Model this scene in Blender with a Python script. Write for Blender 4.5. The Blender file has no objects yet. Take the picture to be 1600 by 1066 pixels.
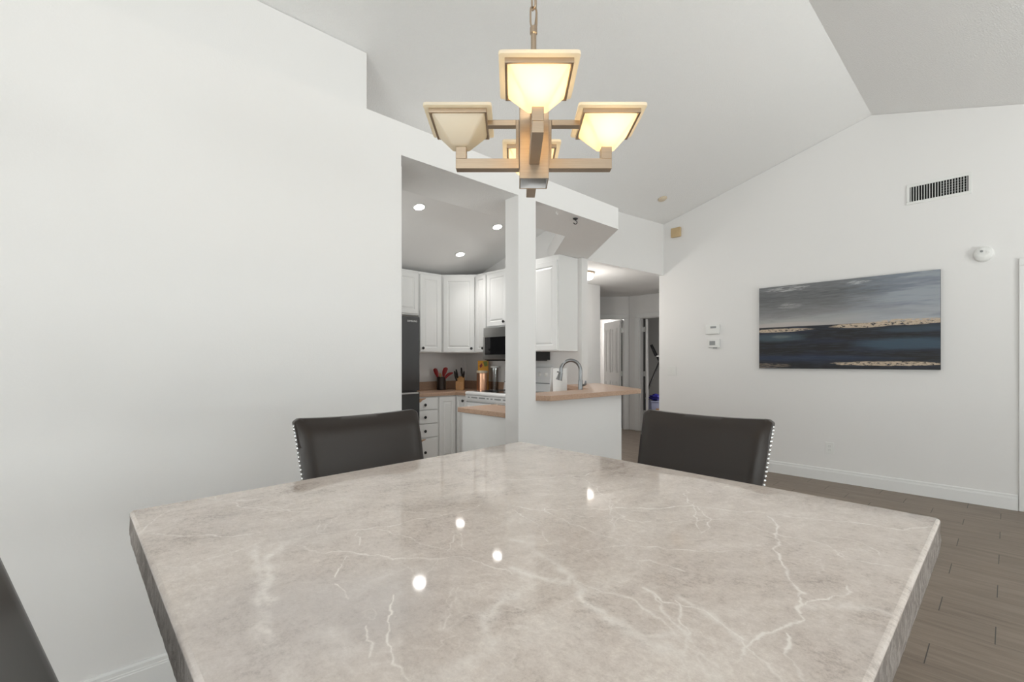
import bpy, bmesh, math, random
from mathutils import Vector, Matrix
random.seed(7)
PI = math.pi
scn = bpy.context.scene
COL = scn.collection

# ------------------------------------------------------------------ camera
cam_d = bpy.data.cameras.new('camera')
cam_d.sensor_fit = 'HORIZONTAL'; cam_d.sensor_width = 36.0
cam_d.lens = 729.2 / 1600 * 36.0
cam_d.shift_y = (566.1 - 533.0) / 1600
cam_d.clip_start = 0.02; cam_d.clip_end = 100
cam = bpy.data.objects.new('camera', cam_d); COL.objects.link(cam)
cam.location = (0, 0, 1.23)
cam.rotation_euler = (PI/2, 0, -math.atan2(.6854, .7281))
scn.camera = cam
scn.view_settings.view_transform = 'Standard'
scn.view_settings.look = 'None'
scn.view_settings.gamma = 1
scn.view_settings.use_curve_mapping = False
scn.view_settings.exposure = 0.06

# ------------------------------------------------------------------ world and daylight
world = bpy.data.worlds.new('world'); scn.world = world; world.use_nodes = True
bg = world.node_tree.nodes['Background']
bg.inputs[0].default_value = (.80, .90, 1.0, 1); bg.inputs[1].default_value = 1.2

def area_light(name, loc, direction, sx, sy, energy, color=(1, 1, 1), shape='RECTANGLE', spread=PI):
    l = bpy.data.lights.new(name, 'AREA'); l.shape = shape; l.size = sx; l.size_y = sy
    l.energy = energy; l.color = color; l.spread = spread
    o = bpy.data.objects.new(name, l); COL.objects.link(o)
    o.location = loc; o.rotation_euler = Vector(direction).to_track_quat('-Z', 'Y').to_euler()
    return o
# daylight entering by the sliding door behind the camera's right and by the windows behind it
area_light('daylight_sliding_door', (0.55, -3.25, 1.10), (0, 1, 0), 2.5, 2.0, 4, (.985, .99, 1.0))
area_light('daylight_far_window', (3.6, -3.25, 1.45), (0, 1, 0), 1.6, 1.2, 14, (.985, .99, 1.0))
area_light('daylight_side_window', (-3.60, -1.5, 1.40), (1, 0, 0), 2.4, 1.6, 60, (.985, .99, 1.0))
area_light('kitchen_window_fill', (1.02, 3.45, 1.25), (.75, 0, .66), 1.0, .8, 13, (1, .985, .975))  # source at an unseen window, added to brighten the kitchen
# upward fill added outside the same openings to lift the ceiling
area_light('ceiling_fill_door', (0.55, -3.75, 0.25), (0, .55, .83), 2.5, 1.0, 50, (1, .985, .975))
area_light('ceiling_fill_far_window', (3.6, -3.65, 0.75), (0, .55, .83), 1.6, .8, 225, (1, .985, .975))
area_light('ceiling_fill_side', (-4.00, -1.5, 0.60), (.60, 0, .80), 2.4, .8, 175, (1, .985, .975))

# ------------------------------------------------------------------ materials
def new_mat(name):
    m = bpy.data.materials.new(name); m.use_nodes = True
    nt = m.node_tree; b = nt.nodes['Principled BSDF']
    return m, nt, b
class NT:
    def __init__(s, nt): s.nt = nt
    def link(s, a, b): s.nt.links.new(a, b)
    def inp(s, sock, v):
        if hasattr(v, 'is_linked') or hasattr(v, 'links'): s.nt.links.new(v, sock)
        else: sock.default_value = v
    def m(s, op, a, b=0.0, c=None, clamp=False):
        n = s.nt.nodes.new('ShaderNodeMath'); n.operation = op; n.use_clamp = clamp
        s.inp(n.inputs[0], a); s.inp(n.inputs[1], b)
        if c is not None: s.inp(n.inputs[2], c)
        return n.outputs[0]
    def geo(s, kind='Object'):
        n = s.nt.nodes.new('ShaderNodeTexCoord'); return n.outputs[kind]
    def sep(s, v):
        n = s.nt.nodes.new('ShaderNodeSeparateXYZ'); s.link(v, n.inputs[0]); return n.outputs
    def comb(s, x, y, z):
        n = s.nt.nodes.new('ShaderNodeCombineXYZ')
        for i, v in enumerate((x, y, z)): s.inp(n.inputs[i], v)
        return n.outputs[0]
    def mapping(s, v, scale=(1, 1, 1), loc=(0, 0, 0)):
        n = s.nt.nodes.new('ShaderNodeMapping'); s.link(v, n.inputs[0])
        n.inputs['Scale'].default_value = scale; n.inputs['Location'].default_value = loc
        return n.outputs[0]
    def noise(s, v, scale, detail=4, rough=.55, dist=0.0, out=0):
        n = s.nt.nodes.new('ShaderNodeTexNoise'); s.link(v, n.inputs['Vector'])
        n.inputs['Scale'].default_value = scale; n.inputs['Detail'].default_value = detail
        n.inputs['Roughness'].default_value = rough; n.inputs['Distortion'].default_value = dist
        return n.outputs[out]
    def white(s, v):
        n = s.nt.nodes.new('ShaderNodeTexWhiteNoise'); n.noise_dimensions = '3D'; s.link(v, n.inputs['Vector'])
        return n.outputs['Value']
    def ramp(s, f, stops, interp='LINEAR'):
        n = s.nt.nodes.new('ShaderNodeValToRGB'); s.link(f, n.inputs[0]); cr = n.color_ramp
        cr.interpolation = interp
        while len(cr.elements) < len(stops): cr.elements.new(.5)
        for e, (p, c) in zip(cr.elements, stops):
            e.position = p; e.color = (*c, 1) if len(c) == 3 else c
        return n.outputs[0]
    def mix(s, f, a, b, blend='MIX'):
        n = s.nt.nodes.new('ShaderNodeMix'); n.data_type = 'RGBA'; n.blend_type = blend
        s.inp(n.inputs[0], f)
        for sock, v in ((n.inputs[6], a), (n.inputs[7], b)):
            if isinstance(v, tuple): sock.default_value = (*v, 1) if len(v) == 3 else v
            else: s.link(v, sock)
        return n.outputs[2]
    def smooth(s, v, a, b):
        n = s.nt.nodes.new('ShaderNodeMapRange'); n.interpolation_type = 'SMOOTHSTEP'
        s.inp(n.inputs[0], v); n.inputs[1].default_value = a; n.inputs[2].default_value = b
        return n.outputs[0]
    def bump(s, h, strength, dist, bsdf):
        n = s.nt.nodes.new('ShaderNodeBump'); s.link(h, n.inputs['Height'])
        n.inputs['Strength'].default_value = strength; n.inputs['Distance'].default_value = dist
        s.link(n.outputs[0], bsdf.inputs['Normal'])

def simple(name, col, rough=.5, metal=0.0, spec=.5, bump=None, var=0.0, emit=None, coat=0.0):
    m, nt, b = new_mat(name); n = NT(nt)
    b.inputs['Roughness'].default_value = rough; b.inputs['Metallic'].default_value = metal
    b.inputs['Specular IOR Level'].default_value = spec
    b.inputs['Coat Weight'].default_value = coat
    b.inputs['Base Color'].default_value = (*col, 1)
    if var:
        f = n.noise(n.geo(), 14, 5)
        dark = tuple(c*(1-var) for c in col); lite = tuple(min(1, c*(1+var)) for c in col)
        n.link(n.mix(f, dark, lite), b.inputs['Base Color'])
    if bump:
        n.bump(n.noise(n.geo(), bump[0], 6, .6), bump[1], bump[2], b)
    if emit:
        b.inputs['Emission Color'].default_value = (*emit[0], 1); b.inputs['Emission Strength'].default_value = emit[1]
    return m
M = {}
M['wall'] = simple('painted_wall', (.83, .818, .806), .62, bump=(160, .12, .004))
M['trim'] = simple('white_trim_paint', (.84, .84, .83), .35)
M['ceiling'] = simple('textured_ceiling', (.86, .852, .842), .9, bump=(110, .55, .010))
M['soffit'] = M['ceiling']
M['cabinet'] = simple('white_cabinet_paint', (.86, .86, .85), .33)
M['cabinet_gap'] = simple('cabinet_carcass', (.72, .72, .71), .5)
M['black_knob'] = simple('black_knob_metal', (.012, .012, .013), .35)
M['black'] = simple('black_plastic', (.012, .012, .013), .4)
M['black_glass'] = simple('black_glass', (.01, .01, .011), .06)
M['white_enamel'] = simple('white_enamel', (.86, .86, .86), .18)
M['white_plastic'] = simple('white_plastic', (.82, .82, .80), .4)
M['grey_plastic'] = simple('grey_plastic', (.30, .31, .31), .4)
M['beige_plastic'] = simple('beige_plastic', (.58, .43, .24), .5)
M['beige_light'] = simple('cream_plastic', (.66, .56, .42), .5)
M['steel'] = simple('stainless_steel', (.56, .56, .55), .3, metal=1)
M['chrome'] = simple('polished_chrome', (.85, .85, .86), .08, metal=1)
M['nickel'] = simple('brushed_nickel_faucet', (.25, .255, .26), .30, metal=1)
M['red'] = simple('red_silicone', (.28, .008, .01), .4)
M['wood'] = simple('light_wood', (.56, .30, .12), .5, var=.25)
M['chip'] = simple('bare_wood_under_paint', (.50, .30, .18), .7)
M['copper'] = simple('copper_metal', (.80, .46, .30), .3, metal=1)
M['crock'] = simple('dark_glazed_ceramic', (.035, .028, .026), .25)
M['yellow'] = simple('yellow_card', (.75, .34, .015), .5, var=.2)
M['paper'] = simple('white_paper', (.88, .88, .87), .9, bump=(120, .3, .003))
M['blue'] = simple('blue_cloth', (.015, .012, .22), .6)
M['navy'] = simple('navy_plastic', (.012, .016, .045), .5)
M['lilac'] = simple('pale_blue_plastic', (.40, .43, .62), .45)
M['dark'] = simple('dark_cavity', (.012, .012, .012), .9)
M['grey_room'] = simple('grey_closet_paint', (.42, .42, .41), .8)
M['gap_shadow'] = simple('painted_gap_shadow', (.06, .06, .06), .8)  # near-black strips stand in for the shade in door gaps

# brushed bronze of the chandelier
m, nt, b = new_mat('brushed_champagne_metal'); n = NT(nt)
f = n.noise(n.mapping(n.geo(), (6, 6, 220)), 3, 3)
n.link(n.mix(f, (.40, .31, .23), (.52, .42, .32)), b.inputs['Base Color'])
b.inputs['Metallic'].default_value = 1; b.inputs['Roughness'].default_value = .38
M['bronze'] = m
# frosted glass shade
m, nt, b = new_mat('frosted_amber_glass'); n = NT(nt)
b.inputs['Base Color'].default_value = (.95, .93, .88, 1); b.inputs['Roughness'].default_value = .35
tr = nt.nodes.new('ShaderNodeBsdfTranslucent'); tr.inputs[0].default_value = (1.0, .91, .74, 1)
mx = nt.nodes.new('ShaderNodeMixShader'); mx.inputs[0].default_value = .62
nt.links.new(b.outputs[0], mx.inputs[1]); nt.links.new(tr.outputs[0], mx.inputs[2])
nt.links.new(mx.outputs[0], nt.nodes['Material Output'].inputs[0])
M['frost'] = m
M['bulb_on'] = simple('lit_warm_bulb', (1, .9, .7), .4, emit=((1.0, .80, .50), 9))
M['bulb_off'] = simple('unlit_bulb', (.8, .78, .74), .3)
M['can_glow'] = simple('lit_downlight_lens', (1, 1, 1), .4, emit=((1, .97, .92), 22))
M['hall_glow'] = simple('lit_hall_globe', (1, 1, 1), .4, emit=((1, .95, .88), 5))
# clear pane / glass jar
def clear(name, tint, g=.08, r=.02):
    m, nt, b = new_mat(name); nt.nodes.remove(b)
    t = nt.nodes.new('ShaderNodeBsdfTransparent'); t.inputs[0].default_value = (*tint, 1)
    gl = nt.nodes.new('ShaderNodeBsdfGlossy'); gl.inputs['Roughness'].default_value = r
    mx = nt.nodes.new('ShaderNodeMixShader'); mx.inputs[0].default_value = g
    nt.links.new(t.outputs[0], mx.inputs[1]); nt.links.new(gl.outputs[0], mx.inputs[2])
    nt.links.new(mx.outputs[0], nt.nodes['Material Output'].inputs[0]); return m
M['pane'] = clear('window_pane_glass', (.97, .99, .98), .05)
M['jar'] = clear('jar_glass', (.92, .93, .93), .07, .1)

# leather
m, nt, b = new_mat('black_leather'); n = NT(nt)
b.inputs['Base Color'].default_value = (.021, .0140, .0105, 1)
f = n.noise(n.geo(), 6, 4)
b.inputs['Roughness'].default_value = .29
b.inputs['Specular IOR Level'].default_value = .5
M['leather'] = m

# dark stainless of the refrigerator
m, nt, b = new_mat('dark_stainless'); n = NT(nt)
b.inputs['Base Color'].default_value = (.09, .09, .092, 1); b.inputs['Metallic'].default_value = 1
b.inputs['Roughness'].default_value = .24
M['dark_steel'] = m

# laminate counter
m, nt, b = new_mat('tan_laminate'); n = NT(nt)
c = n.noise(n.geo(), 90, 5, .7)
n.link(n.ramp(c, [(.3, (.40, .255, .175)), (.7, (.56, .385, .275))]), b.inputs['Base Color'])
b.inputs['Roughness'].default_value = .35
M['laminate'] = m

# wood-look floor tiles, three-row stagger
m, nt, b = new_mat('wood_look_floor_tile'); n = NT(nt)
P = n.geo(); x, y, z = n.sep(P)
u = n.m('DIVIDE', n.m('SUBTRACT', x, 4.700), .1972)
k = n.m('FLOOR', u); fu = n.m('SUBTRACT', u, k)
k3 = n.m('FLOORED_MODULO', k, 3.0)
v = n.m('DIVIDE', n.m('SUBTRACT', n.m('SUBTRACT', y, .038), n.m('MULTIPLY', k3, .1965)), .5895)
kv = n.m('FLOOR', v); fv = n.m('SUBTRACT', v, kv)
eu = n.m('MULTIPLY', n.m('MINIMUM', fu, n.m('SUBTRACT', 1.0, fu)), .1972)
ev = n.m('MULTIPLY', n.m('MINIMUM', fv, n.m('SUBTRACT', 1.0, fv)), .5895)
seam = n.m('MAXIMUM', n.m('MULTIPLY', n.m('LESS_THAN', eu, .0010), .55), n.m('LESS_THAN', ev, .0019))
rnd = n.white(n.comb(k, kv, 3.0))
gv = n.comb(n.m('ADD', n.m('MULTIPLY', x, 14.0), n.m('MULTIPLY', rnd, 37.0)), n.m('ADD', n.m('MULTIPLY', y, 1.5), n.m('MULTIPLY', rnd, 11.0)), 0.0)
g1 = n.noise(gv, 1.6, 6, .62, .6)
g2 = n.noise(n.comb(n.m('MULTIPLY', x, 120.0), n.m('MULTIPLY', y, 5.0), rnd), 1.0, 4, .6)
g3 = n.noise(n.comb(n.m('ADD', n.m('MULTIPLY', x, 3.5), n.m('MULTIPLY', rnd, 9.0)), n.m('MULTIPLY', y, 1.1), rnd), 1.3, 3, .5)
f = n.m('ADD', n.m('MULTIPLY', g1, .55), n.m('ADD', n.m('MULTIPLY', g2, .2), n.m('MULTIPLY', g3, .25)))
base = n.ramp(f, [(.30, (.125, .092, .068)), (.46, (.205, .158, .120)), (.58, (.260, .204, .158)), (.72, (.325, .262, .205))])
base = n.mix(n.m('MULTIPLY', rnd, .28), base, (.20, .155, .12))
n.link(n.mix(seam, base, (.035, .027, .022)), b.inputs['Base Color'])
b.inputs['Roughness'].default_value = .42
n.bump(n.m('SUBTRACT', n.m('MULTIPLY', g2, .3), seam), .3, .003, b)
M['floor'] = m

# marble of the table top (veins come from the 'vein' attribute of the slab)
def marble(name, rough, top):
    m, nt, b = new_mat(name); n = NT(nt)
    P = n.geo()
    w = n.noise(P, 3.2, 5, .6, 0.0, 1)
    vm = nt.nodes.new('ShaderNodeVectorMath'); vm.operation = 'MULTIPLY_ADD'
    nt.links.new(w, vm.inputs[0]); vm.inputs[1].default_value = (.28, .28, .28); nt.links.new(P, vm.inputs[2])
    W = vm.outputs[0]
    big = n.noise(P, 2.6, 5, .62, .8)
    mid = n.noise(n.mapping(W, (1, 1.6, 1)), 9, 7, .68)
    fine = n.noise(n.mapping(P, (1.6, 1, 1)), 95, 5, .75)
    grain = n.noise(P, 420, 2, .7)
    streak = n.noise(n.mapping(W, (3.2, 11, 3)), 5, 6, .7)
    f = n.m('ADD', n.m('MULTIPLY', big, .24), n.m('ADD', n.m('MULTIPLY', mid, .26), n.m('ADD', n.m('MULTIPLY', fine, .24), n.m('ADD', n.m('MULTIPLY', streak, .14), n.m('MULTIPLY', grain, .12)))))
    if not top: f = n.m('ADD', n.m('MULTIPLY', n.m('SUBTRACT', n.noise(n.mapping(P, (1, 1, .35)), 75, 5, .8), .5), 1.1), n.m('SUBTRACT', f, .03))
    col = n.ramp(f, [(.40, (.46, .390, .345)), (.47, (.67, .590, .535)), (.53, (.76, .682, .624)), (.60, (.88, .81, .75))])
    hue = n.noise(P, 1.7, 2, .5)
    col = n.mix(n.smooth(hue, .48, .68), col, n.mix(.5, col, (.56, .53, .53)))
    # secondary procedural veins: ridges of warped noise
    r1 = n.m('ABSOLUTE', n.m('SUBTRACT', n.noise(W, 4.2, 4, .55), .5))
    v1 = n.m('MULTIPLY', n.m('SUBTRACT', 1.0, n.smooth(r1, 0.0, .008)), n.smooth(n.noise(P, 6, 3), .42, .62))
    r2 = n.m('ABSOLUTE', n.m('SUBTRACT', n.noise(n.mapping(W, (1.7, 1, 1), (3, 1, 0)), 7.0, 5, .6), .5))
    v2 = n.m('MULTIPLY', n.m('SUBTRACT', 1.0, n.smooth(r2, 0.0, .007)), n.smooth(n.noise(P, 5, 3), .5, .68))
    vv = n.m('MAXIMUM', n.m('MULTIPLY', v1, .34), n.m('MULTIPLY', v2, .28))
    if top:
        at = nt.nodes.new('ShaderNodeAttribute'); at.attribute_name = 'vein'
        av = at.outputs['Fac']
        av = n.m('MULTIPLY', av, n.m('MULTIPLY', n.smooth(n.noise(P, 48, 7, .85), .26, .55), n.m('ADD', .6, n.smooth(n.noise(P, 9, 4, .6), .38, .6))))
        vv = n.m('MAXIMUM', vv, av)
    vv = n.m('MULTIPLY', vv, n.m('ADD', .45, n.m('MULTIPLY', fine, .9)), clamp=True)
    col = n.mix(n.m('MULTIPLY', vv, .85), col, (.98, .93, .88))
    dk = n.smooth(n.noise(n.mapping(W, (1, 2.2, 1)), 16, 6, .8), .66, .78)
    col = n.mix(n.m('MULTIPLY', dk, .55), col, (.36, .33, .30))
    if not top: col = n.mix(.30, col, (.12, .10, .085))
    n.link(col, b.inputs['Base Color'])
    b.inputs['Roughness'].default_value = rough
    b.inputs['Specular IOR Level'].default_value = .5
    if not top:
        n.bump(n.noise(n.mapping(P, (1, 1, .5)), 60, 6, .75), 1.0, .03, b)
    return m
M['marble'] = marble('polished_grey_marble', .05, True)
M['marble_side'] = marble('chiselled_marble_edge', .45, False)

# ------------------------------------------------------------------ mesh helpers
def nb(): return bmesh.new()
def add_box(bm, x0, x1, y0, y1, z0, z1, mi=0):
    if x0 > x1: x0, x1 = x1, x0
    if y0 > y1: y0, y1 = y1, y0
    if z0 > z1: z0, z1 = z1, z0
    v = [bm.verts.new((x, y, z)) for z in (z0, z1) for y in (y0, y1) for x in (x0, x1)]
    for f in ((0, 2, 3, 1), (4, 5, 7, 6), (0, 1, 5, 4), (2, 6, 7, 3), (0, 4, 6, 2), (1, 3, 7, 5)):
        bm.faces.new([v[i] for i in f]).material_index = mi
    return v
def box(x0, x1, y0, y1, z0, z1, bev=0.0, seg=2):
    bm = nb(); add_box(bm, x0, x1, y0, y1, z0, z1)
    if bev: bmesh.ops.bevel(bm, geom=bm.edges[:], offset=bev, segments=seg, profile=.5, affect='EDGES')
    return bm
def add_prism(bm, pts, z0, z1, axis='z'):
    """extrude a polygon; axis z: pts are xy; axis x: pts are yz; axis y: pts are xz"""
    def P(p, h):
        if axis == 'z': return (p[0], p[1], h)
        if axis == 'x': return (h, p[0], p[1])
        return (p[0], h, p[1])
    a = [bm.verts.new(P(p, z0)) for p in pts]; b_ = [bm.verts.new(P(p, z1)) for p in pts]
    bm.faces.new(a); bm.faces.new(b_)
    for i in range(len(pts)):
        j = (i+1) % len(pts); bm.faces.new((a[i], a[j], b_[j], b_[i]))
def add_lathe(bm, prof, seg=28, c=(0, 0, 0), M4=None):
    rings = []
    for r, z in prof:
        if r < 1e-6:
            rings.append([bm.verts.new((c[0], c[1], c[2]+z))])
        else:
            rings.append([bm.verts.new((c[0]+r*math.cos(2*PI*i/seg), c[1]+r*math.sin(2*PI*i/seg), c[2]+z)) for i in range(seg)])
    new = [v for r in rings for v in r]
    for a, b_ in zip(rings, rings[1:]):
        for i in range(seg):
            j = (i+1) % seg
            if len(a) == 1 and len(b_) == 1: continue
            if len(a) == 1: bm.faces.new((a[0], b_[i], b_[j]))
            elif len(b_) == 1: bm.faces.new((a[i], a[j], b_[0]))
            else: bm.faces.new((a[i], a[j], b_[j], b_[i]))
    if len(rings[0]) > 1: bm.faces.new(rings[0])
    if len(rings[-1]) > 1: bm.faces.new(rings[-1])
    if M4 is not None: bmesh.ops.transform(bm, matrix=M4, verts=new)
    return new
def add_tube(bm, path, r, seg=12, radii=None):
    path = [Vector(p) for p in path]; rings = []
    up = None
    for i, p in enumerate(path):
        t = (path[min(i+1, len(path)-1)] - path[max(i-1, 0)]).normalized()
        if up is None:
            up = Vector((0, 0, 1)) if abs(t.z) < .9 else Vector((1, 0, 0))
        a = t.cross(up).normalized(); b_ = a.cross(t).normalized(); up = b_
        rr = radii[i] if radii else r
        rings.append([bm.verts.new(p + a*rr*math.cos(2*PI*k/seg) + b_*rr*math.sin(2*PI*k/seg)) for k in range(seg)])
    for a, b_ in zip(rings, rings[1:]):
        for k in range(seg):
            j = (k+1) % seg; bm.faces.new((a[k], a[j], b_[j], b_[k]))
    bm.faces.new(rings[0]); bm.faces.new(rings[-1])
def obj(name, bm, mat, parent=None, smooth=False, bevel=0.0):
    bmesh.ops.recalc_face_normals(bm, faces=bm.faces[:])
    me = bpy.data.meshes.new(name); bm.to_mesh(me); bm.free()
    if smooth:
        for p in me.polygons: p.use_smooth = True
        try: me.set_sharp_from_angle(angle=math.radians(38))
        except Exception: pass
    if mat is not None: me.materials.append(M[mat] if isinstance(mat, str) else mat)
    o = bpy.data.objects.new(name, me); COL.objects.link(o)
    if parent is not None: o.parent = parent
    if bevel:
        md = o.modifiers.new('bevel', 'BEVEL'); md.width = bevel; md.segments = 2; md.limit_method = 'ANGLE'
    return o
def tag(o, label, cat, group=None):
    o['label'] = label; o['category'] = cat
    if group: o['group'] = group
    return o
def thing(name, label, cat, loc=(0, 0, 0), rz=0, group=None):
    o = bpy.data.objects.new(name, None); COL.objects.link(o)
    o.location = loc; o.rotation_euler = (0, 0, rz); o.empty_display_size = .1
    return tag(o, label, cat, group)
def struct(name, bm, mat, parent=None, smooth=False):
    o = obj(name, bm, mat, parent, smooth)
    if parent is None: o['kind'] = 'structure'
    return o
def kids(o): return [c for c in bpy.data.objects if c.parent == o]
def dup(root, loc, rz, label, group=None):
    r = root.copy(); COL.objects.link(r); r.location = loc; r.rotation_euler = (0, 0, rz)
    r['label'] = label
    if group: r['group'] = group
    for ch in kids(root):
        c = ch.copy(); COL.objects.link(c); c.parent = r
        for g in kids(ch):
            d = g.copy(); COL.objects.link(d); d.parent = c
    return r

# ------------------------------------------------------------------ room shell
RY, RZ, S1, S2 = .914, 3.654, .2715, .2936
def cz(y): return RZ - S1*(y-RY) if y > RY else RZ - S2*(RY-y)
Y1 = 2.19            # dining face of the left wall
XR = 5.70            # face of the right wall
XK, YK = 3.87, 5.02  # kitchen walls
struct('floor', box(-3.5, 11.2, -3.3, 10.5, -.08, 0), 'floor')

bm = nb(); add_prism(bm, [(RY, RZ), (5.3, cz(5.3)), (5.3, cz(5.3)+.1), (RY, RZ+.1)], -3.5, 5.86, 'x')
struct('ceiling_left_slope', bm, 'ceiling')
bm = nb(); add_prism(bm, [(RY, RZ), (-3.3, cz(-3.3)), (-3.3, cz(-3.3)+.1), (RY, RZ+.1)], -3.5, 5.86, 'x')
struct('ceiling_right_slope', bm, 'ceiling')
struct('ceiling_hall', box(3.99, 11.1, 3.34, 10.4, 2.43, 2.5), 'ceiling')

# left wall with its plant shelf, wall above the shelf
bm = nb(); add_prism(bm, [(Y1, 0), (Y1, 2.494), (2.735, 2.494), (2.735, 2.33), (Y1+.12, 2.33), (Y1+.12, 0)], -3.40, 1.26, 'x')
struct('wall_left', bm, 'wall')
bm = nb(); add_box(bm, -3.40, 1.333, 2.737, 2.85, 2.33, cz(2.737)-.004)
struct('wall_above_shelf', bm, 'wall')
bm = nb()
add_prism(bm, [(2.311, 0), (YK, 0), (YK, 1.0), (2.311, 1.0)], 1.262, 1.333, 'x')
add_prism(bm, [(2.311, 1.0), (2.9, 1.0), (2.9, 2.0), (2.311, 2.0)], 1.262, 1.333, 'x')
add_prism(bm, [(4.0, 1.0), (YK, 1.0), (YK, 2.0), (4.0, 2.0)], 1.262, 1.333, 'x')
add_prism(bm, [(2.311, 2.0), (YK, 2.0), (YK, cz(YK)-.002), (2.852, cz(2.852)-.002), (2.852, 2.32), (2.311, 2.32)], 1.262, 1.333, 'x')
struct('wall_kitchen_left', bm, 'wall')
bm = nb(); add_box(bm, 1.262, 4.0, YK+.001, YK+.12, 0, cz(YK+.12)-.002)
struct('wall_kitchen_back', bm, 'wall')
bm = nb(); add_prism(bm, [(3.05, 0), (YK, 0), (YK, cz(YK)-.002), (3.262, cz(3.262)-.002), (3.262, 2.49), (3.05, 2.49)], XK, XK+.10, 'x')
struct('wall_kitchen_right', bm, 'wall')
# lower smooth ceiling of the kitchen, its front face hidden behind the beam
def kz(y): return 2.704 - .28*(y-3.556)
bm = nb(); add_prism(bm, [(3.17, kz(3.17)), (YK-.002, kz(YK-.002)), (YK-.002, cz(YK)-.004), (3.17, cz(3.17)-.004)], 1.335, XK-.002, 'x')
struct('ceiling_kitchen', bm, 'wall')
# dropped beam over the bar: thin underside of ceiling texture below a painted box
OUT = [(1.26, Y1), (3.26, Y1), (3.965, 3.045), (XK-.003, 3.045), (XK-.003, 3.53), (3.11, 2.63), (1.26, 2.63)]
bm = nb(); add_prism(bm, OUT, 2.3215, 2.494)
beam = struct('wall_beam', bm, 'wall')
beam.data.materials.append(M['soffit'])
for p in beam.data.polygons:
    if p.normal.z < -.9: p.material_index = 1
struct('wall_post', box(2.118, 2.282, Y1, 2.315, 0, 2.3215), 'wall')
bm = nb(); add_prism(bm, [(2.282, Y1), (3.305, Y1), (3.965, 3.04), (3.81, 3.04), (3.25, 2.31), (2.282, 2.31)], 0, .968)
struct('wall_half', bm, 'wall')
# wall above the hall opening
bm = nb()
lo_ = [bm.verts.new((X, Y, 2.38)) for X, Y in ((XK+.101, 3.262), (XR-.001, 3.122), (XR-.001, 3.192), (XK+.101, 3.335))]
hi_ = [bm.verts.new((v.co.x, v.co.y, cz(v.co.y)-.001)) for v in lo_]
bm.faces.new(lo_); bm.faces.new(hi_)
for i in range(4): bm.faces.new((lo_[i], lo_[(i+1) % 4], hi_[(i+1) % 4], hi_[i]))
struct('wall_above_hall', bm, 'wall')
# right wall with door opening
bm = nb()
add_prism(bm, [(-.125, 0), (3.19, 0), (3.19, cz(3.19)-.002), (RY, RZ-.002), (-.125, cz(-.125)-.002)], XR, XR+.12, 'x')
add_prism(bm, [(-.125, 2.03), (-.125, cz(-.125)-.002), (-.985, cz(-.985)-.002), (-.985, 2.03)], XR, XR+.12, 'x')
add_prism(bm, [(-.985, 0), (-.985, cz(-.985)-.002), (-3.1, cz(-3.1)-.002), (-3.1, 0)], XR, XR+.12, 'x')
struct('wall_right', bm, 'wall')
# back wall (behind the camera): sliding door and a window
bm = nb(); zt = cz(-3.1)-.002
for (a, b_, z0, z1) in ((-3.40, -.75, 0, zt), (-.75, 1.85, 2.1, zt), (1.85, 2.8, 0, zt), (2.8, 4.4, 0, .85), (2.8, 4.4, 2.05, zt), (4.4, XR-.001, 0, zt)):
    add_box(bm, a, b_, -3.12, -3.0, z0, z1)
struct('wall_back', bm, 'wall')
# side wall behind the camera with window
bm = nb()
add_prism(bm, [(-2.999, 0), (2.3, 0), (2.3, .6), (-2.999, .6)], -3.40, -3.52, 'x')
add_prism(bm, [(-2.999, .6), (-2.75, .6), (-2.75, 2.2), (-2.999, 2.2)], -3.40, -3.52, 'x')
add_prism(bm, [(-.25, .6), (2.3, .6), (2.3, 2.2), (-.25, 2.2)], -3.40, -3.52, 'x')
add_prism(bm, [(-2.999, 2.2), (2.3, 2.2), (2.3, cz(2.3)-.002), (RY, RZ-.002), (-2.999, cz(-2.999)-.002)], -3.40, -3.52, 'x')
struct('wall_side', bm, 'wall')
def window(idx, bm_frame, bm_pane, handle=None):
    e = bpy.data.objects.new('window_%d' % idx, None); COL.objects.link(e); e['kind'] = 'structure'
    obj('window_frame', bm_frame, 'trim', e); obj('pane', bm_pane, 'pane', e)
def frame_y(x0, x1, z0, z1, y, mull):
    bm = nb(); w = .05
    add_box(bm, x0+.003, x0+w, y-.03, y+.03, z0+.003, z1-.003); add_box(bm, x1-w, x1-.003, y-.03, y+.03, z0+.003, z1-.003)
    add_box(bm, x0+w, x1-w, y-.03, y+.03, z0+.003, z0+w); add_box(bm, x0+w, x1-w, y-.03, y+.03, z1-w, z1-.003)
    for q in mull: add_box(bm, q-.03, q+.03, y-.03, y+.03, z0+w, z1-w)
    return bm, box(x0+w, x1-w, y-.004, y+.004, z0+w, z1-w)
window(1, *frame_y(-.75, 1.85, 0, 2.1, -3.06, (.55,)))
window(2, *frame_y(2.8, 4.4, .85, 2.05, -3.06, (3.6,)))
bm = nb(); y0, y1, z0, z1 = -2.75, -.25, .6, 2.2
for a, b_, c, d in ((y0+.003, y0+.05, z0+.003, z1-.003), (y1-.05, y1-.003, z0+.003, z1-.003), (y0+.05, y1-.05, z0+.003, z0+.05), (y0+.05, y1-.05, z1-.05, z1-.003), (-1.53, -1.47, z0+.05, z1-.05)):
    add_box(bm, -3.49, -3.43, a, b_, c, d)
window(3, bm, box(-3.464, -3.456, y0+.05, y1-.05, z0+.05, z1-.05))
bm = nb(); y0, y1, z0, z1 = 2.9, 4.0, 1.0, 2.0  # unseen kitchen window, added to let the fill light in
for a, b_, c, d in ((y0+.003, y0+.04, z0+.003, z1-.003), (y1-.04, y1-.003, z0+.003, z1-.003), (y0+.04, y1-.04, z0+.003, z0+.04), (y0+.04, y1-.04, z1-.04, z1-.003)):
    add_box(bm, 1.27, 1.325, a, b_, c, d)
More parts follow.
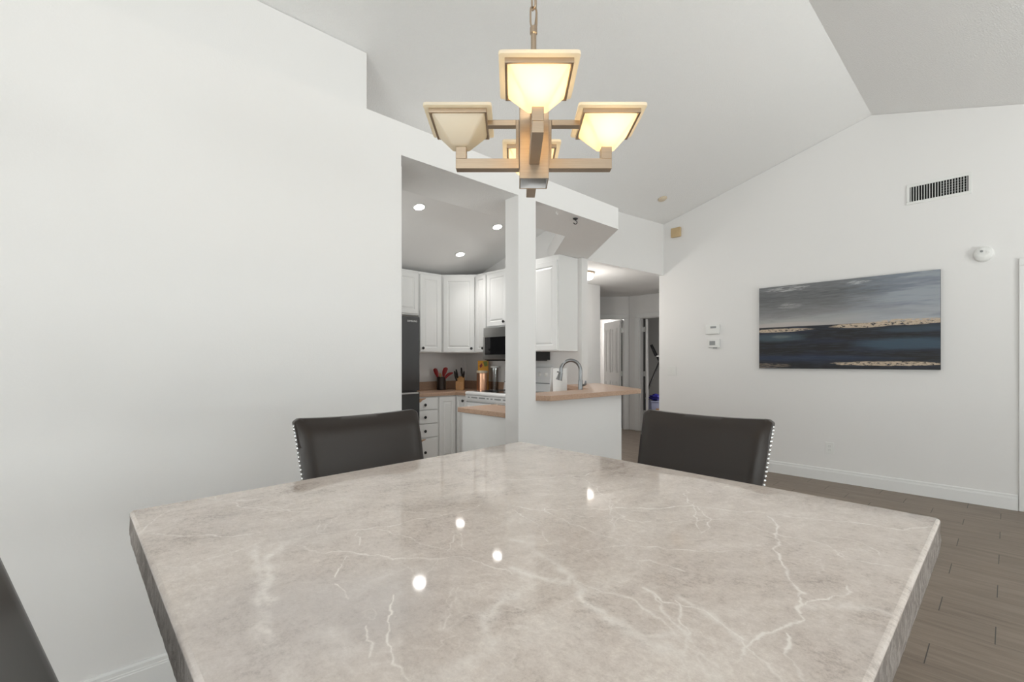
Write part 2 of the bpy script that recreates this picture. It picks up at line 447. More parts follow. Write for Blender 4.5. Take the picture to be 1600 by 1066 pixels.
window(4, bm, box(1.294, 1.300, y0+.04, y1-.04, z0+.04, z1-.04))
# baseboards: stepped profile
def base_profile(t0=0.0): return [(0, 0), (.013, 0), (.013, .098), (.011, .101), (.011, .106), (.009, .109), (.009, .122), (.005, .130), (0, .130)]
bm = nb(); add_prism(bm, [(Y1-.001-a, z) for a, z in base_profile()], -3.39, 1.262, 'x'); struct('baseboard_left', bm, 'trim')
bm = nb(); add_prism(bm, [(XR-.001-a, z) for a, z in base_profile()], -.058, 3.19, 'y'); struct('baseboard_right', bm, 'trim')
bm = nb(); add_prism(bm, [(XR-.001-a, z) for a, z in base_profile()], -2.99, -1.05, 'y'); struct('baseboard_right_far', bm, 'trim')
# closed panel door in the right wall with casing
d3 = bpy.data.objects.new('door_3', None); COL.objects.link(d3); d3['kind'] = 'structure'
bm = nb()
for (a, b_, z0, z1) in ((-.063, -.128, 0, 2.026), (-.982, -1.047, 0, 2.026), (-.063, -1.047, 2.0261, 2.0855)):
    add_box(bm, XR-.018, XR-.001, a, b_, z0, z1)
obj('door_casing', bm, 'trim', d3, bevel=.004)
obj('door_leaf', box(XR+.03, XR+.07, -.128, -.982, .004, 2.028), 'trim', d3)
bm = nb(); add_box(bm, XR-.0005, XR+.10, -.1255, -.1275, 0, 2.029); add_box(bm, XR-.0005, XR+.10, -.9825, -.9845, 0, 2.029)
add_box(bm, XR-.0005, XR+.10, -.1255, -.9845, 2.0285, 2.0295)
obj('door_jamb', bm, 'trim', d3)

# traced veins of the table top: (width m, strength, points in the room)
VEINS = [
    (0.004,0.7,[(0.294,0.855),(0.322,0.852),(0.358,0.835),(0.399,0.815),(0.452,0.796),(0.522,0.791),(0.551,0.785),(0.642,0.786)]),
    (0.005,0.5,[(0.288,1.111),(0.323,1.045),(0.354,0.993),(0.437,0.931),(0.509,0.847),(0.546,0.79)]),
    (0.004,0.6,[(0.399,0.815),(0.421,0.759),(0.431,0.684),(0.45,0.636)]),
    (0.006,0.7,[(0.277,0.824),(0.283,0.793),(0.321,0.748),(0.345,0.706),(0.367,0.663),(0.407,0.626),(0.446,0.602),(0.461,0.536),(0.467,0.496)]),
    (0.014,0.8,[(0.294,0.855),(0.271,0.85),(0.236,0.814),(0.213,0.766),(0.204,0.721),(0.186,0.678),(0.172,0.643),(0.171,0.617),(0.16,0.602),(0.162,0.559)]),
    (0.003,0.9,[(0.318,0.722),(0.294,0.69),(0.275,0.665)]),
    (0.003,1,[(0.267,0.644),(0.268,0.623),(0.263,0.592)]),
    (0.004,0.9,[(0.311,0.56),(0.298,0.542),(0.277,0.512),(0.261,0.484),(0.248,0.453),(0.241,0.417),(0.239,0.398)]),
    (0.003,0.8,[(0.381,0.813),(0.368,0.78),(0.353,0.752)]),
    (0.016,0.9,[(0.425,0.452),(0.387,0.446),(0.363,0.431),(0.341,0.408),(0.328,0.381),(0.309,0.383),(0.268,0.381)]),
    (0.003,0.7,[(0.505,0.697),(0.469,0.653),(0.449,0.632)]),
    (0.003,0.6,[(0.511,0.679),(0.484,0.639),(0.472,0.6)]),
    (0.004,0.8,[(0.354,0.928),(0.324,0.855)]),
    (0.004,0.8,[(0.371,0.912),(0.331,0.86)]),
    (0.02,0.5,[(0.165,0.534),(0.163,0.505),(0.152,0.48)]),
    (0.02,0.4,[(0.205,0.56),(0.214,0.523),(0.219,0.484),(0.195,0.483)]),
    (0.005,0.7,[(0.251,0.517),(0.241,0.48),(0.227,0.46)]),
    (0.004,0.5,[(0.388,0.52),(0.357,0.492),(0.328,0.464),(0.313,0.449)]),
    (0.012,0.9,[(0.559,0.594),(0.558,0.539),(0.54,0.474),(0.531,0.436),(0.503,0.425),(0.488,0.464),(0.482,0.512)]),
    (0.01,0.9,[(0.531,0.436),(0.481,0.381),(0.472,0.334),(0.463,0.297),(0.475,0.278),(0.499,0.264)]),
    (0.014,0.9,[(0.472,0.334),(0.463,0.293),(0.464,0.261),(0.473,0.236),(0.462,0.212),(0.46,0.19)]),
    (0.008,0.7,[(0.519,0.417),(0.52,0.382),(0.534,0.337),(0.515,0.283),(0.487,0.239),(0.477,0.202)]),
    (0.005,0.9,[(0.572,0.34),(0.555,0.305),(0.568,0.277),(0.574,0.259),(0.553,0.218),(0.534,0.196)]),
    (0.004,0.8,[(0.566,0.546),(0.602,0.533),(0.617,0.474),(0.653,0.459),(0.692,0.438),(0.721,0.381),(0.762,0.328),(0.864,0.281)]),
    (0.003,0.7,[(0.617,0.474),(0.592,0.422)]),
    (0.004,0.8,[(0.674,0.716),(0.652,0.634),(0.63,0.591),(0.597,0.543)]),
    (0.005,1.0,[(0.69,0.733),(0.722,0.662),(0.805,0.592),(0.881,0.536),(0.944,0.49),(0.98,0.451),(1.042,0.338)]),
    (0.005,0.8,[(0.732,0.676),(0.707,0.625),(0.696,0.58),(0.685,0.504),(0.692,0.454)]),
    (0.004,0.7,[(0.739,0.616),(0.745,0.581),(0.79,0.539),(0.803,0.485),(0.833,0.451),(0.866,0.439),(0.949,0.371),(0.933,0.33),(0.926,0.301)]),
    (0.004,0.7,[(0.877,0.626),(0.788,0.541),(0.745,0.508)]),
    (0.004,0.8,[(0.999,0.475),(0.895,0.419),(0.836,0.385)]),
    (0.004,0.7,[(0.632,0.418),(0.658,0.385),(0.66,0.357),(0.66,0.329)]),
    (0.005,0.8,[(0.571,0.297),(0.541,0.274),(0.515,0.249),(0.473,0.236)]),
    (0.03,0.35,[(0.348,0.37),(0.39,0.357),(0.437,0.341)]),
    (0.03,0.3,[(0.321,0.341),(0.374,0.33),(0.41,0.312)]),
    (0.004,0.8,[(0.437,0.211),(0.457,0.228),(0.471,0.247)]),
    (0.007,0.9,[(1.021,0.333),(0.914,0.284),(0.754,0.219),(0.678,0.18),(0.642,0.168),(0.613,0.178),(0.564,0.193),(0.53,0.196),(0.505,0.192)]),
    (0.005,0.9,[(0.678,0.18),(0.726,0.16),(0.764,0.145),(0.786,0.153)]),
    (0.014,0.6,[(0.675,0.173),(0.718,0.143),(0.73,0.121),(0.733,0.096)]),
    (0.005,0.8,[(0.532,0.194),(0.511,0.162),(0.5,0.15)]),
    (0.006,0.9,[(0.594,0.173),(0.55,0.163),(0.535,0.145),(0.516,0.135)]),
    (0.005,0.8,[(1.039,0.328),(1.094,0.217),(1.115,0.133),(1.196,0.088)]),
    (0.004,0.8,[(0.956,0.37),(0.925,0.292),(0.931,0.213),(0.886,0.176),(0.915,0.093)]),
    (0.004,0.8,[(1.085,0.535),(0.974,0.454),(0.83,0.382)]),
    (0.004,0.5,[(0.966,0.235),(0.989,0.176),(0.929,0.136)]),
    (0.004,0.7,[(0.988,0.825),(0.949,0.699),(0.823,0.57),(0.77,0.523)]),
    (0.005,0.8,[(0.819,0.919),(0.913,0.852),(1.023,0.792),(1.147,0.745)]),
    (0.008,0.6,[(0.571,0.343),(0.54,0.3),(0.513,0.256),(0.467,0.215),(0.455,0.192)]),
    (0.01,0.7,[(0.583,0.299),(0.577,0.265),(0.541,0.2)]),
    (0.004,0.6,[(0.869,0.192),(0.899,0.179),(0.913,0.197)]),
    (0.004,0.6,[(0.091,1.075),(0.124,1.166),(0.156,1.207)]),
    (0.006,0.5,[(0.099,1.066),(0.184,0.976),(0.238,0.936)]),
    (0.006,0.6,[(0.098,0.881),(0.13,0.851),(0.159,0.865),(0.217,0.873)]),
    (0.012,0.7,[(0.225,0.866),(0.2,0.755),(0.201,0.711),(0.172,0.654),(0.17,0.614)]),
    (0.02,0.5,[(0.167,0.537),(0.153,0.477)]),
    (0.012,0.5,[(0.161,0.622),(0.163,0.518)]),
    (0.01,0.5,[(0.18,1.299),(0.246,1.203),(0.308,1.162)]),
    (0.006,0.5,[(0.241,1.279),(0.314,1.043),(0.423,0.971)]),
]

# ------------------------------------------------------------------ dining table
import numpy as np
NX = NY = 820
CORN = [Vector((.087, .090)), Vector((1.258, .090)), Vector((1.279, 1.311)), Vector((.085, 1.260))]
TT, TB = .92, .853
def tabpt(u, v):
    return CORN[0]*(1-u)*(1-v) + CORN[1]*u*(1-v) + CORN[2]*u*v + CORN[3]*(1-u)*v
table = thing('dining_table', 'large square grey marble dining table with thick chiselled edges', 'table', (.68, .70, 0))
ox, oy = .68, .70
# vein strength sampled on a fine grid
U = (.006 + .988*np.arange(NX+1)/NX)[None, :]; V = (.006 + .988*np.arange(NY+1)/NY)[:, None]
GX = CORN[0].x*(1-U)*(1-V) + CORN[1].x*U*(1-V) + CORN[2].x*U*V + CORN[3].x*(1-U)*V
GY = CORN[0].y*(1-U)*(1-V) + CORN[1].y*U*(1-V) + CORN[2].y*U*V + CORN[3].y*(1-U)*V
VE = np.zeros_like(GX)
for w, s, pts in VEINS:
    rnd = random.Random(int(pts[0][0]*1000)); P2 = []
    wide = w > .009
    w_ = w*.70 if wide else w*.33
    s_ = s*.68 if wide else s*1.05
    def frac(a, b_, amp):
        L = math.hypot(b_[0]-a[0], b_[1]-a[1])
        if L < .006: return [a]
        nx, ny = -(b_[1]-a[1])/L, (b_[0]-a[0])/L; o = rnd.gauss(0, 1)*amp*L; t = rnd.uniform(.4, .6)
        m_ = (a[0]+(b_[0]-a[0])*t+nx*o, a[1]+(b_[1]-a[1])*t+ny*o)
        return frac(a, m_, amp) + frac(m_, b_, amp)
    for p0, p1 in zip(pts, pts[1:]): P2 += frac(p0, p1, .085)
    P2.append(pts[-1])
    for q, (a, b_) in enumerate(zip(P2, P2[1:])):
        R = w_*2.0 + .002
        fx = lambda x: int((x-.085)/1.19*NX); fy = lambda y: int((y-.09)/1.20*NY)
        i0 = max(0, fx(min(a[0], b_[0])-R)-22); i1 = min(NX+1, fx(max(a[0], b_[0])+R)+22)
        j0 = max(0, fy(min(a[1], b_[1])-R)-30); j1 = min(NY+1, fy(max(a[1], b_[1])+R)+30)
        if i1 <= i0 or j1 <= j0: continue
        X_, Y_ = GX[j0:j1, i0:i1], GY[j0:j1, i0:i1]
        dx, dy = b_[0]-a[0], b_[1]-a[1]; qq = dx*dx+dy*dy+1e-12
        t = np.clip(((X_-a[0])*dx+(Y_-a[1])*dy)/qq, 0, 1)
        ww = w_*(.6+.9*(.5+.5*math.sin(q*.45+w*900))*rnd.uniform(.6, 1.1))
        d = np.hypot(X_-a[0]-t*dx, Y_-a[1]-t*dy)/ww
        VE[j0:j1, i0:i1] = np.maximum(VE[j0:j1, i0:i1], s_*np.exp(-d*d*1.6))
NV = (NX+1)*(NY+1)
co = np.empty((NV, 3), np.float32); co[:, 0] = GX.ravel()-ox; co[:, 1] = GY.ravel()-oy; co[:, 2] = TT
idx = (np.arange(NY)[:, None]*(NX+1) + np.arange(NX)[None, :]).ravel()
quads = np.stack([idx, idx+1, idx+NX+2, idx+NX+1], 1).astype(np.int32)
me = bpy.data.meshes.new('tabletop')
me.vertices.add(NV); me.vertices.foreach_set('co', co.ravel())
me.loops.add(quads.size); me.loops.foreach_set('vertex_index', quads.ravel())
me.polygons.add(len(quads)); me.polygons.foreach_set('loop_start', np.arange(0, quads.size, 4, dtype=np.int32))
me.update(calc_edges=True)
at = me.attributes.new('vein', 'FLOAT', 'POINT'); at.data.foreach_set('value', VE.ravel().astype(np.float32))
# rounded rim and chiselled sides, as one skirt loop set
def ring(off, z, rough=0.0, per=90, seed=1):
    rr = random.Random(seed); out = []
    c = sum(CORN, Vector((0, 0)))/4
    for e in range(4):
        A, B = CORN[e], CORN[(e+1) % 4]; d = (B-A).normalized(); nrm = Vector((d.y, -d.x))
        for k in range(per):
            t = k/per; p = A + (B-A)*t
            # corner rounding
            q = p - nrm*off
            edge = min(t, 1-t)*(B-A).length
            if edge < .012: q = q + (c-q).normalized()*(.012-edge)*.35
            prev = CORN[(e-1) % 4]
            if t == 0:
                d0 = (A-prev).normalized(); n0 = Vector((d0.y, -d0.x)); q = A - (nrm+n0).normalized()*(off*1.414+.003)
            q = q + nrm*rr.uniform(-rough, rough)
            out.append((q.x-ox, q.y-oy, z + rr.uniform(-rough, rough)*.5))
    return out
prof = [(.0072, TT, 0), (.0035, TT-.0012, 0), (.0010, TT-.0035, 0), (.0006, TT-.0055, 0), (.001, TT-.014, .0006), (.001, TT-.026, .0013), (.0, TT-.04, .0015), (.001, TT-.054, .0012), (.003, TB, .0004)]
sv, sf = [], []
NR = 360
for i, (o_, z_, r_) in enumerate(prof): sv += ring(o_, z_, r_, 90, i+3)
for i in range(len(prof)-1):
    for k in range(NR):
        a = i*NR+k; b2 = i*NR+(k+1) % NR; sf.append((a, a+NR, b2+NR, b2))
sf.append(tuple((len(prof)-1)*NR+k for k in range(NR)))
o = bpy.data.objects.new('tabletop', me); COL.objects.link(o); o.parent = table; me.materials.append(M['marble'])
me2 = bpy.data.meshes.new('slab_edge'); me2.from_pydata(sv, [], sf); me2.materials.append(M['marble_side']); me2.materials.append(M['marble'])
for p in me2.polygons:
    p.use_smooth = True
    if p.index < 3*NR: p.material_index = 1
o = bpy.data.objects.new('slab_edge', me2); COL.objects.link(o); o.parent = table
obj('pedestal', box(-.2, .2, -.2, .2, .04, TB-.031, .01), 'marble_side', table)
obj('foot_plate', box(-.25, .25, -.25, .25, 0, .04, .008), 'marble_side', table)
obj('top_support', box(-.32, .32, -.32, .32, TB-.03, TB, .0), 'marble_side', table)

# ------------------------------------------------------------------ chairs (local: sitter faces -y, back at +y)
def back_mesh():
    """curved padded panel leaning back; returns bmesh. y=0 is the front face at the top middle"""
    bm = nb(); nu, nv = 30, 26; zb, zt_ = .62, 1.045
    def surf(u, v, side):
        # u -1..1, v 0..1
        hw = .210 + .024*v
        x = u*hw
        z = zb + (zt_-zb)*v
        if v > .9:                       # slight dip of the top edge in the middle
            z -= (.010*(1-u*u))*((v-.9)/.1)
        # rounded top corners
        cr = max(0, abs(u)-.90)/.10; z -= .012*cr*cr*max(0, (v-.85)/.15)
        lean = -.30*(1-v)*(zt_-zb) - .05*(1-v)*(1-v)*0
        y = lean + .022*(u*u)*-1 + .022
        edge = max(abs(u), 0)
        eu = 1 - max(0, (abs(u)-.80)/.20)**2.0; ev = 1 - max(0, (v-.86)/.14)**2.0; eb = 1 - max(0, (.12-v)/.12)**2
        puff = min(eu, 1)*min(ev, 1)*eb
        if side > 0: y -= .024*puff       # front bulges to the sitter
        else: y += .030 + .008*puff
        return (x, y, z)
    F = [[bm.verts.new(surf(-1+2*i/nu, j/nv, 1)) for i in range(nu+1)] for j in range(nv+1)]
    B = [[bm.verts.new(surf(-1+2*i/nu, j/nv, -1)) for i in range(nu+1)] for j in range(nv+1)]
    for j in range(nv):
        for i in range(nu):
            bm.faces.new((F[j][i], F[j][i+1], F[j+1][i+1], F[j+1][i])); bm.faces.new((B[j][i], B[j+1][i], B[j+1][i+1], B[j][i+1]))
    for i in range(nu):
        bm.faces.new((F[0][i], B[0][i], B[0][i+1], F[0][i+1])); bm.faces.new((F[nv][i], F[nv][i+1], B[nv][i+1], B[nv][i]))
    for j in range(nv):
        bm.faces.new((F[j][0], F[j+1][0], B[j+1][0], B[j][0])); bm.faces.new((F[j][nu], B[j][nu], B[j+1][nu], F[j+1][nu]))
    bmesh.ops.recalc_face_normals(bm, faces=bm.faces[:])
    bmesh.ops.bevel(bm, geom=[e for e in bm.edges if len(e.link_faces) == 2 and e.calc_face_angle(0) > 1.0], offset=.006, segments=3, profile=.5, affect='EDGES')
    return bm, surf
def leg_bm(x0, y0, x1, y1, z1):
    bm = nb(); v = []
    for (x, y, z, h) in ((x1, y1, 0, .014), (x0, y0, z1, .021)):
        v.append([bm.verts.new((x+a*h, y+b_*h, z)) for a, b_ in ((-1, -1), (1, -1), (1, 1), (-1, 1))])
    bm.faces.new(v[0]); bm.faces.new(v[1])
    for i in range(4): bm.faces.new((v[0][i], v[0][(i+1) % 4], v[1][(i+1) % 4], v[1][i]))
    return bm
GRP = None
def make_chair(label, loc, rz):
    t = thing('dining_chair', label, 'chair', loc, rz)
    bm, surf = back_mesh(); obj('backrest', bm, 'leather', t, smooth=True)
    bm = box(-.215, .215, -.55, -.10, .575, .645, .022, 4)
    obj('seat', bm, 'leather', t, smooth=True)
    obj('seat_frame', box(-.20, .20, -.53, -.11, .545, .574), 'black', t)
    for sx in (-1, 1):
        obj('leg', leg_bm(sx*.180, -.505, sx*.19, -.515, .544), 'black', t)
        obj('leg', leg_bm(sx*.180, -.135, sx*.19, -.05, .544), 'black', t)
        obj('back_post', box(sx*.17-.015, sx*.17+.015, -.103, -.085, .56, .66), 'black', t)
    for (x0, x1, y0, y1, z) in ((-.172, .172, -.522, -.504, .20), (-.197, -.179, -.49, -.115, .26), (.179, .197, -.49, -.115, .26), (-.172, .172, -.112, -.094, .32)):
        obj('stretcher', box(x0, x1, y0, y1, z, z+.025, .004), 'black', t)
    nail = None
    for side in (-1, 1):
        for k in range(30):
            v = .045 + .93*k/29*.985
            a = surf(side, v, 1); b_ = surf(side, v, -1)
            p = (a[0]+side*.0008, a[1]*.50+b_[1]*.50, a[2])
            if v > .95: p = (p[0]-side*.003, p[1], p[2])
            if nail is None:
                bm = nb(); add_lathe(bm, [(.0056, -.0035), (.0056, .0005), (.0045, .0028), (.0022, .0040), (0, .0044)], 12)
                nail = obj('nailhead', bm, 'chrome', t, smooth=True); o = nail
            else:
                o = nail.copy(); COL.objects.link(o); o.parent = t
            o.location = p; o.rotation_euler = (0, side*PI/2, 0)
    return t
ch = make_chair('black leather chair with nailhead trim by the white wall, left of the kitchen opening', (.762, 1.600, 0), 0)
dup(ch, (1.640, .752, 0), -PI/2, 'black leather chair with nailhead trim right of the half wall, before the painting wall')
dup(ch, (-.111, .735, 0), PI/2, 'black chair seen only as a dark sloping edge in the bottom left corner')

# ------------------------------------------------------------------ chandelier
CC = (.7227, .6999)
rot = -math.atan2(.6854, .7281)
lamp = thing('chandelier', 'square-armed champagne metal chandelier with four frosted glass shades hanging by a chain', 'chandelier', (CC[0], CC[1], 0), rot)
# local y = away from the camera, local x = right
hw = .0305
bm = nb()
zb_, zt_ = 1.614, 1.800
for (x0, x1, y0, y1) in ((-hw, hw, -hw, -hw+.002), (-hw, hw, hw-.002, hw), (-hw, -hw+.002, -hw+.002, hw-.002), (hw-.002, hw, -hw+.002, hw-.002)):
    add_box(bm, x0, x1, y0, y1, zb_, zt_)
add_box(bm, -hw, hw, -hw, hw, zt_, zt_+.004)
obj('body_tube', bm, 'bronze', lamp, bevel=.0015)
bm = nb(); q_ = hw-.0021
for (x0, x1, y0, y1) in ((-q_, q_, -q_, -q_+.001), (-q_, q_, q_-.001, q_), (-q_, -q_+.001, -q_+.001, q_-.001), (q_-.001, q_, -q_+.001, q_-.001)):
    add_box(bm, x0, x1, y0, y1, zb_+.0015, zb_+.10)
add_box(bm, -q_, q_, -q_, q_, zb_+.10, zb_+.102)
obj('body_liner', bm, 'white_enamel', lamp)
bm = nb(); add_lathe(bm, [(.006, zt_+.004), (.006, 1.935), (.008, 1.937), (.008, 1.950), (.003, 1.955)], 16)
obj('stem', bm, 'bronze', lamp, smooth=True)
zc = cz(CC[1])
link_mesh = None
z = 1.950; k = 0
while z < zc - .07:
    if link_mesh is None:
        bm = nb(); L, W_ = .046, .015
        path = []
        for q in range(24):
            a = 2*PI*q/24; cx, cy = math.cos(a), math.sin(a)
            sx = (abs(cx)**.45)*(1 if cx > 0 else -1); sy = (abs(cy)**.45)*(1 if cy > 0 else -1)
            path.append((sx*W_/2, 0, L/2 + sy*(L/2-.002)))
        path.append(path[0]); add_tube(bm, path, .0021, 8)
        o = obj('chain_link', bm, 'bronze', lamp, smooth=True); link_mesh = o
    else:
        o = link_mesh.copy(); COL.objects.link(o); o.parent = lamp
    o.location = (0, 0, z); o.rotation_euler = (0, 0, (k % 2)*PI/2 + .45)
    z += .0385; k += 1
bm = nb(); add_tube(bm, [(.002+.004*math.sin(i*.9), .004*math.cos(i*.9), 1.95+i*(zc-2.02)/60) for i in range(61)], .0014, 6)
obj('wire', bm, 'bronze', lamp, smooth=True)
bm = nb(); add_lathe(bm, [(.008, z-.002), (.03, zc-.045), (.06, zc-.028), (.062, zc-.005), (0, zc-.005)], 28)
obj('canopy', bm, 'bronze', lamp, smooth=True)
def square_ring(bm, s_out, s_in, z0, z1, c):
    for (x0, x1, y0, y1) in ((-s_out, s_out, -s_out, -s_in), (-s_out, s_out, s_in, s_out), (-s_out, -s_in, -s_in, s_in), (s_in, s_out, -s_in, s_in)):
        add_box(bm, c[0]+x0, c[0]+x1, c[1]+y0, c[1]+y1, z0, z1)
for qi, (dx, dy, lit) in enumerate(((0, -1, True), (1, 0, True), (0, 1, True), (-1, 0, False))):
    ang = math.atan2(dy, dx)
    A4 = Matrix.Rotation(ang, 4, 'Z')
    # arm built along +x then turned: lower bar, upright against the body, upper bar
    bm = nb(); hh = .0108
    add_box(bm, hw+.0005, .1665, -hh, hh, 1.643, 1.6645)
    add_box(bm, .144, .1665, -hh, hh, 1.6646, 1.690)
    add_box(bm, hw+.0005, hw+.0075, -hh*.8, hh*.8, 1.6646, 1.748)
    add_box(bm, hw+.0076, .100, -hh*.8, hh*.8, 1.736, 1.748)
    bmesh.ops.transform(bm, matrix=A4, verts=bm.verts[:])
    obj('arm', bm, 'bronze', lamp, bevel=.001)
    c = (.157*dx, .157*dy)
    bm = nb(); square_ring(bm, .0590, .0545, 1.737, 1.746, c)
    obj('shade_frame', bm, 'bronze', lamp, bevel=.0008)
    # glass: flared rim plate plus bowl tapering to the arm
    bm = nb()
    def sq(s, z, r=.008):
        out = []
        for cx, cy, a0 in ((1, 1, 0), (-1, 1, PI/2), (-1, -1, PI), (1, -1, 1.5*PI)):
            for q in range(4):
                a = a0 + q*PI/6
                out.append(bm.verts.new((c[0]+cx*(s-r)+r*math.cos(a), c[1]+cy*(s-r)+r*math.sin(a), z)))
        return out
    outer = [(.0135, 1.6905), (.020, 1.693), (.0535, 1.7365), (.0538, 1.7465), (.069, 1.7465), (.0695, 1.7495), (.069, 1.7525)]
    inner = [(.056, 1.7525), (.0505, 1.7485), (.0500, 1.7370), (.018, 1.6965)]
    loops = [sq(s, z, min(.006, s*.3)) for s, z in outer + inner]
    for a, b_ in zip(loops, loops[1:]):
        for i in range(16): bm.faces.new((a[i], a[(i+1) % 16], b_[(i+1) % 16], b_[i]))
    bm.faces.new(loops[0]); bm.faces.new(loops[-1])
    obj('lamp_shade', bm, 'frost', lamp, smooth=True)
    bm = nb(); add_lathe(bm, [(0, 1.699), (.007, 1.6995), (.008, 1.710), (.0145, 1.722), (.015, 1.731), (.010, 1.741), (0, 1.7445)], 16, (c[0], c[1], 0))
    o = obj('bulb', bm, 'bulb_on' if lit else 'bulb_off', lamp, smooth=True)
    if lit:
        l = bpy.data.lights.new('bulb_light', 'POINT'); l.energy = .55; l.color = (1, .78, .5); l.shadow_soft_size = .012
        lo = bpy.data.objects.new('bulb_light', l); COL.objects.link(lo); lo.parent = lamp; lo.location = (c[0], c[1], 1.762)

# ------------------------------------------------------------------ kitchen cabinets (local: front at y=0 facing -y, x to the right)
def door_bm(x0, x1, z0, z1, fr=.052, th=.019, panel=True):
    bm = nb()
    def loop(ins, y):
        return [bm.verts.new(p) for p in ((x0+ins, y, z0+ins), (x1-ins, y, z0+ins), (x1-ins, y, z1-ins), (x0+ins, y, z1-ins))]
    fr = min(fr, (x1-x0)*.22, (z1-z0)*.3)
    L = [loop(0, 0), loop(0, -th+.003), loop(.003, -th)]
    if panel:
        L += [loop(fr, -th), loop(fr+.006, -th+.007), loop(fr+.013, -th+.007), loop(fr+.026, -th+.001), loop(fr+.029, -th+.0005)]
    for a, b_ in zip(L, L[1:]):
        for i in range(4): bm.faces.new((a[i], a[(i+1) % 4], b_[(i+1) % 4], b_[i]))
    bm.faces.new(L[0]); bm.faces.new(L[-1]); return bm
def knob(parent, x, z, y=-.019):
    bm = nb(); add_lathe(bm, [(.006, 0), (.005, .010), (.0145, .014), (.0165, .020), (.014, .025), (0, .027)], 20, M4=None)
    bmesh.ops.transform(bm, matrix=Matrix.Translation((x, y, z)) @ Matrix.Rotation(PI/2, 4, 'X'), verts=bm.verts[:])
    return obj('knob', bm, 'black_knob', parent, smooth=True)
def cab(name, label, loc, rz, w, d, z0, z1, doors=(), drawers=(), group=None, toe=False, body=None):
    t = thing(name, label, 'cabinet', loc, rz, group)
    if body is None:
        bm = nb(); add_box(bm, .0005, w-.0005, .0005, d, z0+(.09 if toe else 0), z1)
        if toe: add_box(bm, .0005, w-.0005, .06, d, .002, z0+.0895)
    else: bm = body
    obj('body', bm, 'cabinet', t)
    for dr in doors:
        x0, x1, a, b_, kx, kz = dr[:6]
        o = obj('door', door_bm(x0, x1, a, b_), 'cabinet', t)
        if kx is not None: knob(o, kx, kz)
    for x0, x1, a, b_, chip in drawers:
        o = obj('drawer', door_bm(x0, x1, a, b_, panel=False), 'cabinet', t)
        knob(o, (x0+x1)/2-.045, (a+b_)/2 - (.01 if chip else 0))
        if chip:
            bm = nb(); add_prism(bm, [(x0+.003, b_-.002), (x0+.105, b_-.002), (x0+.088, b_-.014), (x0+.062, b_-.020), (x0+.035, b_-.042), (x0+.012, b_-.046), (x0+.003, b_-.05)], -.0194, -.0198, 'y')
            c = obj('chipped_patch', bm, 'chip', o); c['label'] = 'bare tan patch where the white paint has chipped'
    return t
G_up = 'white upper kitchen cabinets'
ZA, ZB = 1.345, 2.292
FY = YK - .305        # 4.715 front of the back-wall uppers
cab('upper_cabinet', 'short white upper cabinet directly above the dark refrigerator', (2.03, FY, 0), 0, .91, .302, 1.775, ZB,
    doors=[(.012, .450, 1.79, ZB-.03, .41, 1.83), (.460, .898, 1.79, ZB-.03, .50, 1.83)], group=G_up)
cab('upper_cabinet', 'narrow white upper cabinet between the refrigerator and the angled corner cabinet', (2.942, FY, 0), 0, .322, .302, ZA, ZB,
    doors=[(.010, .300, ZA+.008, ZB-.03, .040, ZA+.05)], group=G_up)
s = .3; dg = .424
bm = nb(); add_prism(bm, [(0.0005, 0), (dg, 0), (dg+.212-.001, .212), (dg/2+.0, .212+.212+.0), (-.212+.0, .212)], ZA, ZB)
# true pentagon of the corner unit: front diagonal, two side returns, two wall sides
bm.free(); bm = nb()
r2 = .7071
def toloc(X, Y, ox_, oy_):      # world -> local of a root turned by -45 degrees
    dx, dy = X-ox_, Y-oy_; return (dx*r2 - dy*r2, dx*r2 + dy*r2)
cx0, cy0 = 3.266, FY
pent = [(3.266, FY+.0005), (3.565, 4.4165), (XK-.003, 4.4165), (XK-.003, YK-.003), (3.266, YK-.003)]
add_prism(bm, [toloc(X, Y, cx0, cy0) for X, Y in pent], ZA, ZB)
cab('upper_cabinet', 'white angled corner upper cabinet with one tall wide door', (cx0, cy0, 0), -PI/4, dg, .3, ZA, ZB,
    doors=[(.022, .400, ZA+.008, ZB-.03, .365, ZA+.05)], body=bm, group=G_up)
FX = XK - .305
cab('upper_cabinet', 'very narrow white upper cabinet between the corner unit and the microwave', (FX, 4.415, 0), -PI/2, .20, .302, ZA, ZB,
    doors=[(.008, .192, ZA+.008, ZB-.03, .155, ZA+.05)], group=G_up)
cab('upper_cabinet', 'short white upper cabinet mounted above the microwave', (FX, 4.213, 0), -PI/2, .728, .302, 1.632, ZB,
    doors=[(.012, .360, 1.648, ZB-.03, .318, 1.69), (.368, .716, 1.648, ZB-.03, .41, 1.69)], group=G_up)
cab('upper_cabinet', 'white end upper cabinet right of the post, with blank side panel', (FX, 3.483, 0), -PI/2, .385, .302, ZA, 2.3185,
    doors=[(.012, .372, ZA+.008, ZB-.03, None, 0)], group=G_up)

G_lo = 'white base kitchen cabinets'
BY = YK - .61; BX = XK - .61
cab('base_cabinet', 'white drawer base cabinet with chipped paint beside the refrigerator', (2.715, BY, 0), 0, .29, .607, 0, .848, toe=True,
    drawers=[(.015, .275, .705, .835, True), (.015, .275, .553, .695, False), (.015, .275, .400, .543, False), (.015, .275, .11, .385, True)], group=G_lo)
bm = nb()
add_prism(bm, [(.0005, .0005), (.253, .0005), (.253, .222), (.862, .222), (.862, .607), (.0005, .607)], .09, .848)
t = thing('base_cabinet', 'white L-shaped corner base cabinet with two folding doors left of the stove', 'cabinet', (3.006, BY, 0), 0, G_lo)
bm.free(); bm = nb(); add_prism(bm, [(.0005, .0005), (BX-3.006, .0005), (BX-3.006, -.22), (XK-.003-3.006, -.22), (XK-.003-3.006, .607), (.0005, .607)], .004, .848)
obj('body', bm, 'cabinet', t)
